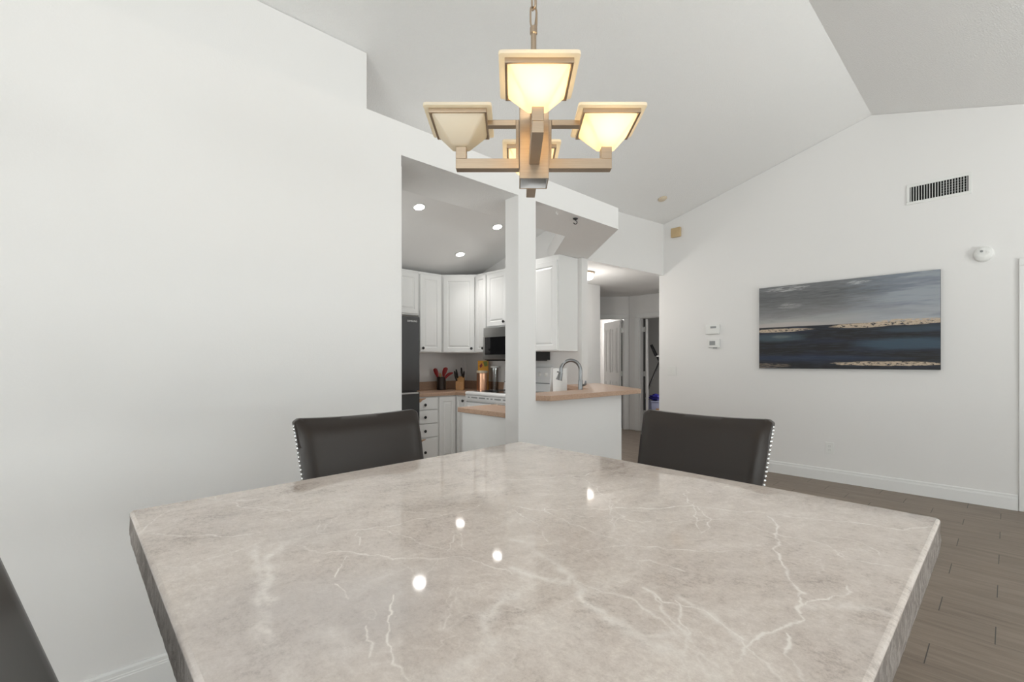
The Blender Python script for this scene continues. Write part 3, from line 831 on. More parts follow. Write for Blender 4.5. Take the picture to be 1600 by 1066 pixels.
obj('door', door_bm(.008, .232, .11, .835), 'cabinet', t)
bm = door_bm(.008, .200, .11, .835, fr=.04)
bmesh.ops.transform(bm, matrix=Matrix.Translation((BX-3.006, -.018, 0)) @ Matrix.Rotation(-PI/2, 4, 'Z'), verts=bm.verts[:])
o = obj('door', bm, 'cabinet', t)
bm = nb(); add_lathe(bm, [(.006, 0), (.005, .010), (.0145, .014), (.0165, .020), (.014, .025), (0, .027)], 20)
bmesh.ops.transform(bm, matrix=Matrix.Translation((BX-3.006-.019, -.165, .79)) @ Matrix.Rotation(-PI/2, 4, 'Y'), verts=bm.verts[:])
obj('knob', bm, 'black_knob', o, smooth=True)
# peninsula base run (end panel faces the dining room)
t = thing('base_cabinet', 'white peninsula base cabinet whose blank end panel stands behind the post', 'cabinet', (2.18, 2.32, 0), 0, G_lo)
bm = nb(); add_prism(bm, [(2.18-2.18, 0), (3.24-2.18, 0), (3.80-2.18, .72), (XK-.004-2.18, .735), (XK-.004-2.18, 1.10), (BX+.01-2.18, 1.10), (BX-.05-2.18, .97), (2.95-2.18, .55), (0, .55)], .004, .848)
obj('body', bm, 'cabinet', t)

# countertops
t = tag(thing('countertop', '', '', (0, 0, 0)), 'tan laminate countertop in the kitchen corner left of the stove', 'countertop', None)
bm = nb(); add_prism(bm, [(2.712, BY-.025), (BX-.025, BY-.025), (BX-.025, 4.192), (XK-.003, 4.192), (XK-.003, YK-.003), (2.712, YK-.003)], .849, .884)
obj('worktop', bm, 'laminate', t, bevel=.003)
bm = nb(); add_box(bm, 2.712, XK-.022, YK-.021, YK-.003, .8845, .985); add_box(bm, XK-.021, XK-.003, 4.192, YK-.003, .8845, .985)
obj('backsplash', bm, 'laminate', t)
t = thing('countertop', 'tan laminate sink countertop running behind the post and bar', 'countertop', (0, 0, 0))
bm = nb(); add_prism(bm, [(2.15, 2.318), (3.247, 2.318), (3.81, 3.052), (XK-.003, 3.052), (XK-.003, 3.425), (BX-.025, 3.425), (BX-.07, 3.30), (2.95, 2.895), (2.15, 2.895)], .849, .884)
obj('worktop', bm, 'laminate', t, bevel=.003)
obj('backsplash', box(XK-.021, XK-.003, 3.06, 3.425, .8845, .985), 'laminate', t)
obj('sink_basin', box(2.50, 2.98, 2.60, 2.84, .8845, .889, .002), 'steel', t)
t = thing('bar_top', 'tan laminate breakfast bar top resting on the half wall right of the post', 'countertop', (0, 0, 0))
bm = nb(); add_prism(bm, [(2.284, Y1-.001), (2.325, 2.088), (3.455, 2.100), (3.50, 2.125), (4.10, 2.98), (4.07, 3.044), (3.62, 3.044), (3.15, 2.40), (2.284, 2.40)], .969, 1.005)
obj('bar_slab', bm, 'laminate', t, bevel=.003)

# refrigerator
t = thing('refrigerator', 'tall dark stainless refrigerator at the left of the kitchen opening', 'refrigerator', (1.80, 4.30, 0))
obj('body', box(0, .90, .061, .70, .01, 1.71), 'dark_steel', t)
for x0, x1 in ((.004, .447), (.453, .896)):
    o = obj('door', box(x0, x1, 0, .058, .93, 1.71, .006), 'dark_steel', t)
    if x0 > .4:
        cu = bpy.data.curves.new('logo', 'FONT'); cu.body = 'SAMSUNG'; cu.size = .026; cu.extrude = .0004; cu.align_x = 'RIGHT'
        tmp = bpy.data.objects.new('logo_curve', cu); COL.objects.link(tmp); bpy.context.view_layer.update()
        lm = bpy.data.meshes.new_from_object(tmp.evaluated_get(bpy.context.evaluated_depsgraph_get()))
        bpy.data.objects.remove(tmp); lm.materials.clear(); lm.materials.append(M['white_plastic'])
        tx = bpy.data.objects.new('logo', lm); COL.objects.link(tx); tx.parent = o
        tx.location = (.865, -.0008, 1.655); tx.rotation_euler = (PI/2, 0, 0)
obj('freezer_drawer', box(.004, .896, 0, .058, .06, .915, .006), 'dark_steel', t)
obj('drawer_lip', box(.02, .88, -.004, -.0005, .895, .912, .001), 'steel', t)

# stove (turned to face -x)
t = thing('stove', 'white electric range with black glass cooktop behind the post', 'stove', (3.235, 4.186, 0), -PI/2)
W_ = .752
obj('body', box(.002, W_, .03, .60, .01, .862), 'white_enamel', t)
bm = nb(); add_prism(bm, [(-.014, .866), (-.020, .880), (-.014, .897), (.0, .903), (.60, .903), (.60, .863), (-.004, .863)], .0, W_+.002, 'x')
obj('cooktop_surround', bm, 'white_enamel', t, bevel=.003)
obj('cooktop', box(.05, W_-.05, .05, .52, .9035, .9055), 'black_glass', t)
for bx_, by_, br in ((.21, .18, .105), (.55, .18, .08), (.21, .40, .08), (.55, .40, .105)):
    bm = nb(); add_lathe(bm, [(br, 0), (br, .0004), (br-.004, .0004), (br-.004, 0)], 36, (bx_, by_, .9056)); obj('burner_ring', bm, 'grey_plastic', t)
bm = nb(); add_prism(bm, [(-.018, .862), (.029, .862), (.029, .79), (.004, .79), (-.012, .812)], .003, W_, 'x')
o = obj('vent_strip', bm, 'white_enamel', t)
bm = nb()
x = .05
for i, L in enumerate((.03, .10, .10, .03, .03, .10, .10, .03)):
    add_box(bm, x, x+L, -.0195, -.0165, .834, .846); x += L+.032
obj('vent_slots', bm, 'grey_plastic', o)
obj('oven_door', box(.004, W_-.002, .0, .028, .20, .782, .004), 'white_enamel', t)
obj('oven_window', box(.14, W_-.14, -.002, -.0003, .36, .60), 'black_glass', t)
bm = nb(); add_tube(bm, [(.06, -.001, .735), (.06, -.04, .74), (.075, -.05, .74), (W_-.075, -.05, .74), (W_-.06, -.04, .74), (W_-.06, -.001, .735)], .010, 12)
obj('oven_handle', bm, 'white_enamel', t, smooth=True)
obj('storage_drawer', box(.004, W_-.002, .0, .028, .05, .192, .004), 'white_enamel', t)
bm = nb(); add_prism(bm, [(.56, .904), (.632, .904), (.632, 1.165), (.60, 1.175), (.585, 1.165), (.575, 1.00)], 0, W_+.002, 'x')
o = obj('backguard', bm, 'white_enamel', t, bevel=.004)
for kx in (.07, .17, W_-.17, W_-.07):
    bm = nb(); add_lathe(bm, [(.026, 0), (.026, .008), (.020, .012), (.018, .028), (0, .030)], 24)
    bmesh.ops.transform(bm, matrix=Matrix.Translation((kx, .581, 1.095)) @ Matrix.Rotation(PI/2, 4, 'X'), verts=bm.verts[:])
    obj('knob', bm, 'white_plastic', o, smooth=True)
obj('clock_display', box(.30, .46, .577, .580, 1.07, 1.13), 'black_glass', o)
obj('gap_line', box(.01, W_-.01, .5705, .574, .99, 1.00), 'grey_plastic', o)

# microwave
t = thing('microwave', 'over-the-range stainless microwave with black door glass under the short cabinet', 'microwave', (3.50, 4.205, 0), -PI/2)
W_ = .715
obj('case', box(.0, W_, .02, .365, 1.255, 1.628), 'black', t)
obj('vent_panel', box(0, W_, -.002, .0195, 1.53, 1.628, .003), 'steel', t)
o = obj('door', box(0, .56, -.008, .0195, 1.262, 1.527, .003), 'steel', t)
obj('door_glass', box(.035, .53, -.010, -.0083, 1.315, 1.518), 'black_glass', o)
obj('handle', box(.515, .535, -.040, -.0105, 1.32, 1.51, .004), 'steel', o)
obj('control_panel', box(.562, W_, -.008, .0195, 1.262, 1.527, .003), 'black_glass', t)
obj('bottom_lip', box(.02, W_-.02, .03, .34, 1.245, 1.2545), 'black', t)

# faucet: gooseneck with pull-down head
def P_(l, d, z): return (d*.6854 + l*.7281, d*.7281 - l*.6854, z)
t = thing('faucet', 'brushed nickel gooseneck kitchen faucet behind the bar top', 'faucet', (3.113, 2.466, .884), rot)
bm = nb(); add_lathe(bm, [(.030, .001), (.030, .006), (.024, .012), (.022, .05), (.020, .13), (.0175, .19), (.015, .20)], 24); obj('base', bm, 'nickel', t, smooth=True)
path = [(0, 0, .19), (0, 0, .24)]
for i in range(0, 19):
    a = PI*i/18; path.append((-.082+.082*math.cos(a), 0, .275+.087*math.sin(a)))
path += [(-.165, 0, .262)]
bm = nb(); add_tube(bm, path, .0150, 16); obj('spout', bm, 'nickel', t, smooth=True)
bm = nb(); add_tube(bm, [(-.1645, 0, .262), (-.168, 0, .245), (-.176, 0, .215), (-.182, 0, .195)], .015, 16, radii=[.0165, .019, .023, .029])
o = obj('spray_head', bm, 'nickel', t, smooth=True)
bm = nb(); add_tube(bm, [(-.184, 0, .262), (-.196, 0, .266)], .007, 10); obj('spray_button', bm, 'nickel', o, smooth=True)
bm = nb(); add_tube(bm, [(.018, 0, .150), (.040, -.005, .158), (.043, -.006, .19)], .006, 10, radii=[.009, .010, .006]); obj('lever', bm, 'nickel', t, smooth=True)

# paper towels
t = thing('paper_towel_roll', 'white paper towel roll standing upright behind the bar, left of the faucet', 'paper towels', (3.155, 2.729, .8845))
bm = nb(); add_lathe(bm, [(.062, 0), (.062, .006), (.02, .010)], 32); obj('holder_base', bm, 'steel', t, smooth=True)
bm = nb(); add_lathe(bm, [(.020, .012), (.062, .012), (.0625, .016), (.0625, .286), (.062, .290), (.020, .290), (.019, .012)], 40); obj('roll', bm, 'paper', t, smooth=True)

# utensil crock with its utensils
zc_ = .8845
cr = (3.36, 4.86)
t = thing('utensil_crock', 'dark ceramic utensil crock on the counter by the refrigerator', 'crock', (cr[0], cr[1], zc_))
bm = nb(); add_lathe(bm, [(.050, 0), (.056, .004), (.056, .150), (.058, .158), (.054, .160), (.052, .155), (.052, .012), (0, .010)], 32); obj('crock_body', bm, 'crock', t, smooth=True)
def spatula(label, dl, lean, dep, h, bw, bl, curve, hm):
    t = thing('spatula', label, 'spatula', (cr[0], cr[1], zc_), rot, 'red silicone utensils in the crock')
    base = Vector((dl*.3, dep, .014)); top = Vector((lean*.55, dep, h*.62))
    bm = nb(); add_tube(bm, [base, top], .0055, 8); obj('handle', bm, hm, t, smooth=True)
    bm = nb(); rings = []
    d = (Vector((lean, dep, h)) - base).normalized()
    for i in range(13):
        q = i/12; c = top + d*bl*q + Vector((curve*q*q, 0, -abs(curve)*.5*q*q))
        w = bw*(.35+.65*math.sin(min(1, q*1.6)*PI/2))*(1 if q < .8 else math.sqrt(max(.05, 1-((q-.8)/.21)**2)))
        side = d.cross(Vector((0, 1, 0))).normalized()
        rings.append([bm.verts.new(c+side*w*a+Vector((0, b_, 0))) for a, b_ in ((-1, -.002), (-.5, -.006), (.5, -.006), (1, -.002), (1, .002), (-1, .002))])
    for a, b_ in zip(rings, rings[1:]):
        for i in range(6): bm.faces.new((a[i], a[(i+1) % 6], b_[(i+1) % 6], b_[i]))
    bm.faces.new(rings[0]); bm.faces.new(rings[-1])
    obj('blade', bm, 'red', t, smooth=True)
spatula('red spatula leaning furthest left out of the dark crock', -.02, -.075, .0, .245, .026, .125, -.006, 'wood')
spatula('red spoon-shaped utensil in the middle of the dark crock', .01, .045, .012, .265, .028, .125, .014, 'wood')
spatula('red curved ladle-like utensil leaning right out of the dark crock', .03, .085, -.014, .215, .021, .120, .055, 'red')
t = thing('wooden_spoon', 'short pale wooden spoon low in the middle of the dark crock', 'spoon', (cr[0], cr[1], zc_), rot)
bm = nb(); add_tube(bm, [(0, .02, .014), (-.012, .03, .13), (-.018, .032, .185), (-.02, .032, .205)], .006, 8, radii=[.005, .006, .016, .009]); obj('spoon_body', bm, 'wood', t, smooth=True)

# knife block with its knives
kb = (3.535, 4.70)
t = thing('knife_block', 'light wooden knife block on the kitchen corner counter', 'knife block', (kb[0], kb[1], zc_), rot)
bm = nb(); add_prism(bm, [(-.07, 0), (.05, 0), (.05, .17), (.0, .165), (-.07, .095)], -.050, .050, 'x'); obj('block', bm, 'wood', t, bevel=.003)
bm = nb(); add_prism(bm, [(-.012, .04), (.0, .052), (.012, .04), (0, .030)], -.0703, -.0708, 'y')
obj('front_mark', bm, 'chip', t)
for lab, x, y, z, L, sl in (('black-handled knife at the left front of the wooden block', -.038, -.045, .110, .125, -.10), ('black-handled knife at the left rear of the wooden block', -.030, -.01, .150, .105, -.08),
        ('black-handled knife at the middle rear of the wooden block', .022, .018, .170, .105, -.04), ('short black-handled knife at the right of the wooden block', .036, -.005, .155, .075, .10)):
    k = thing('kitchen_knife', lab, 'knife', (kb[0], kb[1], zc_), rot, 'knives in the wooden block')
    bm = nb(); add_tube(bm, [(x, y, z-.002), (x+sl*.12*L/.1, y-.015, z+L*.5), (x+sl*.2*L/.1, y-.03, z+L)], .011, 10, radii=[.010, .013, .009]); obj('handle', bm, 'black', k, smooth=True)

# copper canister, yellow box, glass jar
t = thing('canister', 'copper-coloured ribbed canister with pale lid beside the stove', 'canister', (3.635, 4.395, zc_))
bm = nb()
pr = [(0, .001), (.063, .001)]
for i in range(9): pr += [(.066, .006+i*.023), (.0650, .016+i*.023)]
pr += [(.066, .213), (0, .214)]
add_lathe(bm, pr, 36); obj('canister_body', bm, 'copper', t, smooth=True)
bm = nb(); add_lathe(bm, [(.068, .2145), (.069, .218), (.069, .238), (.066, .243), (0, .243)], 36); o = obj('lid', bm, 'beige_light', t, smooth=True)
t = thing('food_box', 'tall yellow box with green and orange print behind the copper canister', 'box', (3.745, 4.505, zc_), -PI/4)
obj('carton', box(-.065, .065, -.03, .03, 0, .365, .002), 'yellow', t)
bm = nb(); add_prism(bm, [(-.045, .30), (-.015, .335), (-.005, .30), (-.03, .27)], -.0302, -.0306, 'y'); o = obj('print_patch', bm, 'red', t); o['label'] = 'orange-red printed spot'
bm = nb(); add_prism(bm, [(.0, .355), (.055, .36), (.060, .30), (.02, .29)], -.0302, -.0306, 'y')
o = obj('print_patch', bm, simple('green_print', (.16, .20, .02), .5), t)
t = thing('glass_jar', 'clear glass jar with flat white lid between the canister and the stove back', 'jar', (3.785, 4.335, zc_))
bm = nb(); add_lathe(bm, [(0, .001), (.045, .001), (.05, .01), (.05, .27), (.046, .275), (.046, .012), (0, .010)], 32); obj('jar_body', bm, 'jar', t, smooth=True)
bm = nb(); add_lathe(bm, [(.058, .277), (.060, .280), (.060, .292), (.055, .296), (0, .296)], 32); obj('lid', bm, 'white_plastic', t, smooth=True)

# recessed downlights in the kitchen slope; the last two are unseen additions for brightness
tilt = math.atan(S1)
for i, (x, y, lab) in enumerate(((2.320, 3.710, 'recessed kitchen downlight nearest the left edge of the opening'), (3.267, 3.697, 'recessed kitchen downlight nearest the post'), (3.266, 4.345, 'recessed kitchen downlight lowest, above the corner cabinets'), (1.85, 4.35, 'added kitchen fill downlight, unseen above the refrigerator'), (2.20, 3.20, 'added kitchen fill downlight, unseen behind the dropped beam'))):
    t = thing('recessed_downlight', lab, 'ceiling light', (x, y, kz(y)-.002), 0, 'recessed downlights in the kitchen ceiling')
    t.rotation_euler = (-math.atan(.28), 0, 0)
    bm = nb(); add_lathe(bm, [(.047, -.001), (.062, -.001), (.064, -.004), (.060, -.007), (.047, -.006), (.047, -.001)], 36); obj('trim_ring', bm, 'white_plastic', t, smooth=True)
    bm = nb(); add_lathe(bm, [(0, -.0052), (.0465, -.0052), (.0465, -.0015), (0, -.0015)], 32); obj('lens', bm, 'can_glow', t)
    l = bpy.data.lights.new('downlight', 'SPOT'); l.energy = 21; l.spot_size = 2.0; l.spot_blend = 1.0; l.shadow_soft_size = .06; l.color = (1, .97, .93)
    lo = bpy.data.objects.new('downlight', l); COL.objects.link(lo); lo.parent = t; lo.location = (0, 0, -.02)

# ------------------------------------------------------------------ hall and the rooms beyond
struct('wall_hall_left', box(XK+.102, 6.02, 4.38, 4.50, 0, 2.429), 'wall')
struct('wall_hall_return', box(5.90, 6.02, 4.502, 6.9, 0, 2.429), 'wall')
struct('wall_hall_right', box(XR+.121, 7.399, 3.06, 3.18, 0, 2.429), 'wall')
# end wall with doorway 2 (x = 7.40)
bm = nb()
add_box(bm, 7.40, 7.50, 4.53, 4.735, 0, 2.429); add_box(bm, 7.40, 7.50, 3.77, 4.53, 2.035, 2.429); add_box(bm, 7.40, 7.50, 3.06, 3.77, 0, 2.429)
struct('wall_hall_end', bm, 'wall')
d2 = bpy.data.objects.new('door_2', None); COL.objects.link(d2); d2['kind'] = 'structure'
bm = nb()
for a, b_, z0, z1 in ((4.525, 4.615, 0, 2.0295), (3.69, 3.775, 0, 2.0295), (3.69, 4.615, 2.03, 2.102)): add_box(bm, 7.378, 7.399, a, b_, z0, z1)
obj('door_casing', bm, 'trim', d2, bevel=.004)
bm = nb(); add_box(bm, 7.40, 7.515, 4.512, 4.529, 0, 2.034); add_box(bm, 7.40, 7.515, 3.771, 3.789, 0, 2.034); add_box(bm, 7.40, 7.515, 3.789, 4.512, 2.016, 2.034)
obj('door_jamb', bm, 'trim', d2)
obj('hinge_gap_shadow', box(7.505, 7.512, 4.478, 4.512, 0.01, 2.015), 'gap_shadow', d2)
E4 = Matrix.Translation((7.52, 4.472, 0)) @ Matrix.Rotation(math.radians(29.6), 4, 'Z')
bm = box(0, .72, -.034, 0, .01, 2.005); bmesh.ops.transform(bm, matrix=E4, verts=bm.verts[:]); obj('door_leaf', bm, 'trim', d2)
for hz in (.32, 1.02, 1.82):
    bm = box(7.497, 7.5125, 4.462, 4.512, hz-.045, hz+.045); obj('hinge', bm, 'steel', d2)
# diagonal wall with doorway 1: s runs from the corner (7.40, 4.745) up and to the left
c0 = Vector((7.405, 4.742)); dv = Vector((-.7071, .7071)); nv_ = Vector((.7071, .7071))
DG = Matrix(((dv.x, nv_.x, 0, c0.x), (dv.y, nv_.y, 0, c0.y), (0, 0, 1, 0), (0, 0, 0, 1)))
def dbox(*a, **k):
    bm = box(*a, **k); bmesh.ops.transform(bm, matrix=DG, verts=bm.verts[:]); return bm
bm = nb(); add_box(bm, 0, .085, 0, .10, 0, 2.429); add_box(bm, .085, .86, 0, .10, 2.035, 2.429); add_box(bm, .86, 1.95, 0, .10, 0, 2.429)
bmesh.ops.transform(bm, matrix=DG, verts=bm.verts[:]); struct('wall_hall_diagonal', bm, 'wall')
d1 = bpy.data.objects.new('door_1', None); COL.objects.link(d1); d1['kind'] = 'structure'
bm = nb()
for a, b_, z0, z1 in ((.018, .092, 0, 2.0275), (.855, .93, 0, 2.0275), (.018, .93, 2.028, 2.102)): add_box(bm, a, b_, -.020, -.001, z0, z1)
bmesh.ops.transform(bm, matrix=DG, verts=bm.verts[:]); obj('door_casing', bm, 'trim', d1, bevel=.004)
bm = nb(); add_box(bm, .0855, .099, .0, .115, 0, 2.034); add_box(bm, .846, .8595, .0, .115, 0, 2.034); add_box(bm, .099, .846, 0, .115, 2.018, 2.034)
bmesh.ops.transform(bm, matrix=DG, verts=bm.verts[:]); obj('door_jamb', bm, 'trim', d1)
obj('hinge_gap_shadow', dbox(.100, .118, .118, .124, .01, 2.015), 'gap_shadow', d1)
# open leaf with moulded panels, swung into the room
def panel_leaf(w, h, flip=False):
    bm = nb()
    add_box(bm, 0, w, -.017, .017, 0, h)
    for sgn in (-1, 1):
        for (a, b_, z0, z1) in ((.10, w/2-.04, .16, .86), (w/2+.04, w-.10, .16, .86), (.10, w/2-.04, 1.02, h-.14), (w/2+.04, w-.10, 1.02, h-.14)):
            for (x0, x1, q0, q1) in ((a, b_, z0, z0+.018), (a, b_, z1-.018, z1), (a, a+.018, z0, z1), (b_-.018, b_, z0, z1)):
                add_box(bm, x0, x1, sgn*.0171, sgn*.024, q0, q1)
            add_box(bm, a+.05, b_-.05, sgn*.0171, sgn*.022, z0+.05, z1-.05)
    return bm
bm = panel_leaf(.72, 2.0)
L4 = DG @ Matrix.Translation((.137, .125, .01)) @ Matrix.Rotation(PI/2-.235, 4, 'Z') @ Matrix.Translation((0, 0, 0))
bmesh.ops.transform(bm, matrix=L4, verts=bm.verts[:])
lf = obj('door_leaf', bm, 'trim', d1)
for hz in (1.02, 1.82): obj('hinge', dbox(.096, .122, .100, .1175, hz-.045, hz+.045), 'steel', d1)
# unseen fill lamps added to brighten the two rooms beyond the hall
for nm, px_, py_, e_ in (('far_room_fill', 8.55, 6.75, 34), ('closet_fill', 8.6, 4.3, 12)):
    l = bpy.data.lights.new(nm, 'POINT'); l.energy = e_; l.color = (1, .97, .93); l.shadow_soft_size = .12
    lo = bpy.data.objects.new(nm, l); COL.objects.link(lo); lo.location = (px_, py_, 2.2 if e_ > 20 else .8)
# room behind doorway 1: back wall with a closed panel door
bm = nb(); add_box(bm, -.07, 1.9, 3.42, 3.52, 0, 2.429); bmesh.ops.transform(bm, matrix=DG, verts=bm.verts[:]); struct('wall_far_room_back', bm, 'wall')
bm = nb(); add_box(bm, -.07, -.005, .12, 3.41, 0, 2.429); bmesh.ops.transform(bm, matrix=DG, verts=bm.verts[:]); struct('wall_far_room_right', bm, 'wall')
bm = nb(); add_box(bm, 1.9, 2.0, .11, 3.52, 0, 2.429); bmesh.ops.transform(bm, matrix=DG, verts=bm.verts[:]); struct('wall_far_room_left', bm, 'wall')
bm = panel_leaf(.74, 1.98)
bmesh.ops.transform(bm, matrix=DG @ Matrix.Translation((.06, 3.37, .01)), verts=bm.verts[:])
d4 = bpy.data.objects.new('door_4', None); COL.objects.link(d4); d4['kind'] = 'structure'
obj('door_leaf', bm, 'trim', d4)
obj('top_gap_shadow', dbox(.0, .86, 3.385, 3.415, 2.0, 2.04), 'gap_shadow', d4)
bm = nb(); add_lathe(bm, [(.012, 0), (.012, .03), (.028, .04), (.028, .06), (0, .068)], 16)
bmesh.ops.transform(bm, matrix=DG @ Matrix.Translation((.13, 3.345, .86)) @ Matrix.Rotation(PI/2, 4, 'X'), verts=bm.verts[:]); obj('door_handle', bm, 'black_knob', d4, smooth=True)
t = thing('wall_vent', 'small white vent high on the far room wall, seen through the left hall doorway', 'vent', tuple((DG @ Vector((.14, 3.415, 2.17)))), 0)
t.rotation_euler = (0, 0, -PI/4)
bm = nb(); add_box(bm, -.11, .11, -.03, 0, -.04, .04, ); obj('vent_body', bm, 'white_plastic', t, bevel=.004)
obj('vent_slot', box(-.09, .09, -.0325, -.0305, -.012, .012), 'grey_plastic', t)
# closet behind doorway 2
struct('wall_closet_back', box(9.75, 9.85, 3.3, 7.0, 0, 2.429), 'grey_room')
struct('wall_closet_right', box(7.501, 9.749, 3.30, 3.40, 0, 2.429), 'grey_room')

def PL(px, py, d):  # a point straight out along the view at depth d, in the room's metres
    l = (px-800)/729.2*d; return Vector(P_(l, d, 1.23-(py-566.1)/729.2*d))
t = thing('stick_mop', 'black folding stick mop leaning in the dark closet doorway', 'mop', tuple(PL(990, 672, 9.55))[:2] + (0,), 0)
o_ = Vector(t.location)
def seg(name, a, b_, r, mat, rr=None):
    bm = nb(); add_tube(bm, [a-o_, b_-o_], r, 10, radii=rr); obj(name, bm, mat, t, smooth=True)
A = PL(1017.5, 539, 9.55); B = PL(1025.5, 556, 9.55); Cc = PL(1028, 555, 9.55); D_ = PL(1030.5, 565, 9.55); E_ = PL(1005, 627, 9.55); F_ = PL(989.5, 663.5, 9.55)
seg('grip', A, B, .022, 'black', [.028, .034]); seg('joint', B, PL(1029, 556, 9.55), .024, 'white_plastic')
seg('elbow', PL(1027, 558, 9.55), D_, .022, 'black'); seg('pole', D_, F_, .019, 'black')
bm = nb(); add_box(bm, -.14, .14, -.05, .05, .002, .05); obj('mop_head', bm, 'black', t, bevel=.008)
q = PL(1024.5, 660, 9.3)
t = thing('plastic_tub', 'pale lilac plastic tub on the closet floor behind the right chair', 'tub', (q.x, q.y, 0), rot)
bm = nb(); add_prism(bm, [(-.115, 0), (.125, 0), (.135, .44), (-.125, .44)], -.11, .11, 'y'); obj('tub_body', bm, 'lilac', t, bevel=.01)
obj('tub_print', box(-.03, .10, -.114, -.1105, .24, .32), 'chip', t)
obj('tub_rim', box(-.135, .145, -.12, .12, .441, .462, .005), 'lilac', t)
t = thing('cloth_bundle', 'crumpled deep blue cloth bundle lying on the tub', 'cloth', (q.x, q.y, .463), rot)
bm = nb(); bmesh.ops.create_icosphere(bm, subdivisions=4, radius=1)
for v in bm.verts:
    p = v.co.copy(); nz = math.sin(p.x*6+1)*math.cos(p.y*7)*.12 + math.sin(p.z*9+p.x*4)*.10
    v.co = Vector((p.x*.125, p.y*.10, .068+max(p.z, -.95)*.062))*1.0 + p*nz*.10
mz = min(v.co.z for v in bm.verts)
for v in bm.verts: v.co.z -= mz
obj('bundle', bm, 'blue', t, smooth=True)
q = PL(1009.5, 660, 9.78)
t = thing('storage_bin', 'dark navy bin on the closet floor left of the pale tub', 'bin', (q.x, q.y, 0), rot)
bm = nb(); add_prism(bm, [(-.045, 0), (.055, 0), (.062, .46), (-.052, .46)], -.10, .10, 'y'); obj('bin_body', bm, 'navy', t, bevel=.01)

# hall ceiling light
t = thing('hall_ceiling_light', 'flush white glass ceiling light glowing in the hall', 'ceiling light', (4.97, 3.90, 2.429))
bm = nb(); add_lathe(bm, [(0, -.001), (.155, -.001), (.158, -.006), (.158, -.022), (.150, -.024), (0, -.024)], 40); obj('metal_band', bm, 'bronze', t, smooth=True)
bm = nb(); add_lathe(bm, [(.148, -.025), (.146, -.06), (.125, -.088), (.07, -.104), (0, -.108)], 40); obj('glass_bowl', bm, 'hall_glow', t, smooth=True)
l = bpy.data.lights.new('hall_bulb', 'POINT'); l.energy = 11; l.color = (1, .96, .90); l.shadow_soft_size = .03
lo = bpy.data.objects.new('hall_bulb', l); COL.objects.link(lo); lo.parent = t; lo.location = (0, 0, -.50)

# ------------------------------------------------------------------ things on the walls (local: back at y=0, face toward -y; turned to face -x on the right wall)
RW = -PI/2
def on_right(name, label, cat, y, z, group=None): return thing(name, label, cat, (XR-.0005, y, z), RW, group)
# painting on canvas
t = on_right('canvas_painting', 'wide abstract seascape canvas in grey, navy and gold on the right wall', 'painting', 1.1725, 1.161)
PW, PH = 1.517, .904
m, nt, b = new_mat('painted_canvas'); n = NT(nt)
x, y, z = n.sep(n.geo())
u = n.m('DIVIDE', n.m('ADD', x, PW/2), PW); v = n.m('DIVIDE', z, PH)
sv_ = n.comb(n.m('MULTIPLY', u, 3.0), n.m('MULTIPLY', v, 16.0), 0.0)
s1 = n.noise(sv_, 1.4, 7, .68, .5); s2 = n.noise(n.comb(n.m('MULTIPLY', u, 2.0), n.m('MULTIPLY', v, 9.0), 4.0), 1.2, 4, .6)
s3 = n.noise(n.comb(n.m('MULTIPLY', u, 7.0), n.m('MULTIPLY', v, 60.0), 2.0), 1.3, 5, .7)
vw = n.m('ADD', v, n.m('MULTIPLY', n.m('SUBTRACT', s1, .5), .14))
sky = n.ramp(vw, [(.50, (.46, .43, .41)), (.56, (.40, .39, .385)), (.64, (.225, .225, .225)), (.74, (.155, .157, .16)), (.86, (.105, .108, .112)), (.97, (.15, .155, .16))])
blu = n.mix(n.m('MULTIPLY', n.smooth(s2, .40, .60), .9), (.21, .245, .30), (.40, .44, .49))
sky = n.mix(n.m('MULTIPLY', n.smooth(n.m('ADD', u, n.m('MULTIPLY', n.m('SUBTRACT', s1, .5), .5)), .45, .85), .8), sky, blu)
def blob(uc, vc, ru, rv, soft=.5, nz=None, na=2.6):
    a = n.m('DIVIDE', n.m('SUBTRACT', u, uc), ru); c = n.m('DIVIDE', n.m('SUBTRACT', v, vc), rv)
    d = n.m('ADD', n.m('MULTIPLY', a, a), n.m('MULTIPLY', c, c))
    d = n.m('ADD', d, n.m('MULTIPLY', n.m('SUBTRACT', nz if nz is not None else s4, .5), na))
    return n.m('SUBTRACT', 1.0, n.smooth(d, 1-soft, 1+soft))
s4 = n.noise(n.comb(n.m('MULTIPLY', u, 4.0), n.m('MULTIPLY', v, 34.0), 9.0), 1.5, 6, .7)
s5 = n.smooth(n.noise(n.comb(n.m('MULTIPLY', u, 13.0), n.m('MULTIPLY', v, 85.0), 5.0), 1.0, 5, .7), .44, .58)
sky = n.mix(n.m('MULTIPLY', n.m('SUBTRACT', s3, .40), 1.1, clamp=True), sky, (.36, .37, .385))
sky = n.mix(n.m('MULTIPLY', n.m('MULTIPLY', blob(.20, .755, .07, .030, .7), s5), .6), sky, (.46, .46, .45))
sky = n.mix(n.m('MULTIPLY', n.m('MULTIPLY', blob(.18, .960, .13, .030, .6, s3, 5.0), s5), .8), sky, (.52, .52, .52))
sky = n.mix(n.m('MULTIPLY', n.m('MULTIPLY', blob(.60, .955, .06, .02, .6, s3, 4.0), s5), .8), sky, (.60, .62, .64))
sky = n.mix(n.m('MULTIPLY', blob(.72, .60, .34, .06, .9), .5), sky, (.40, .41, .43))
sky = n.mix(n.m('MULTIPLY', blob(.15, .525, .22, .03, .8), .6), sky, (.52, .47, .44))
sea = n.mix(n.smooth(s2, .42, .66), (.010, .010, .012), (.016, .020, .040))
sea = n.mix(n.m('MULTIPLY', blob(.84, .27, .24, .060, .8), .85), sea, (.045, .085, .125))
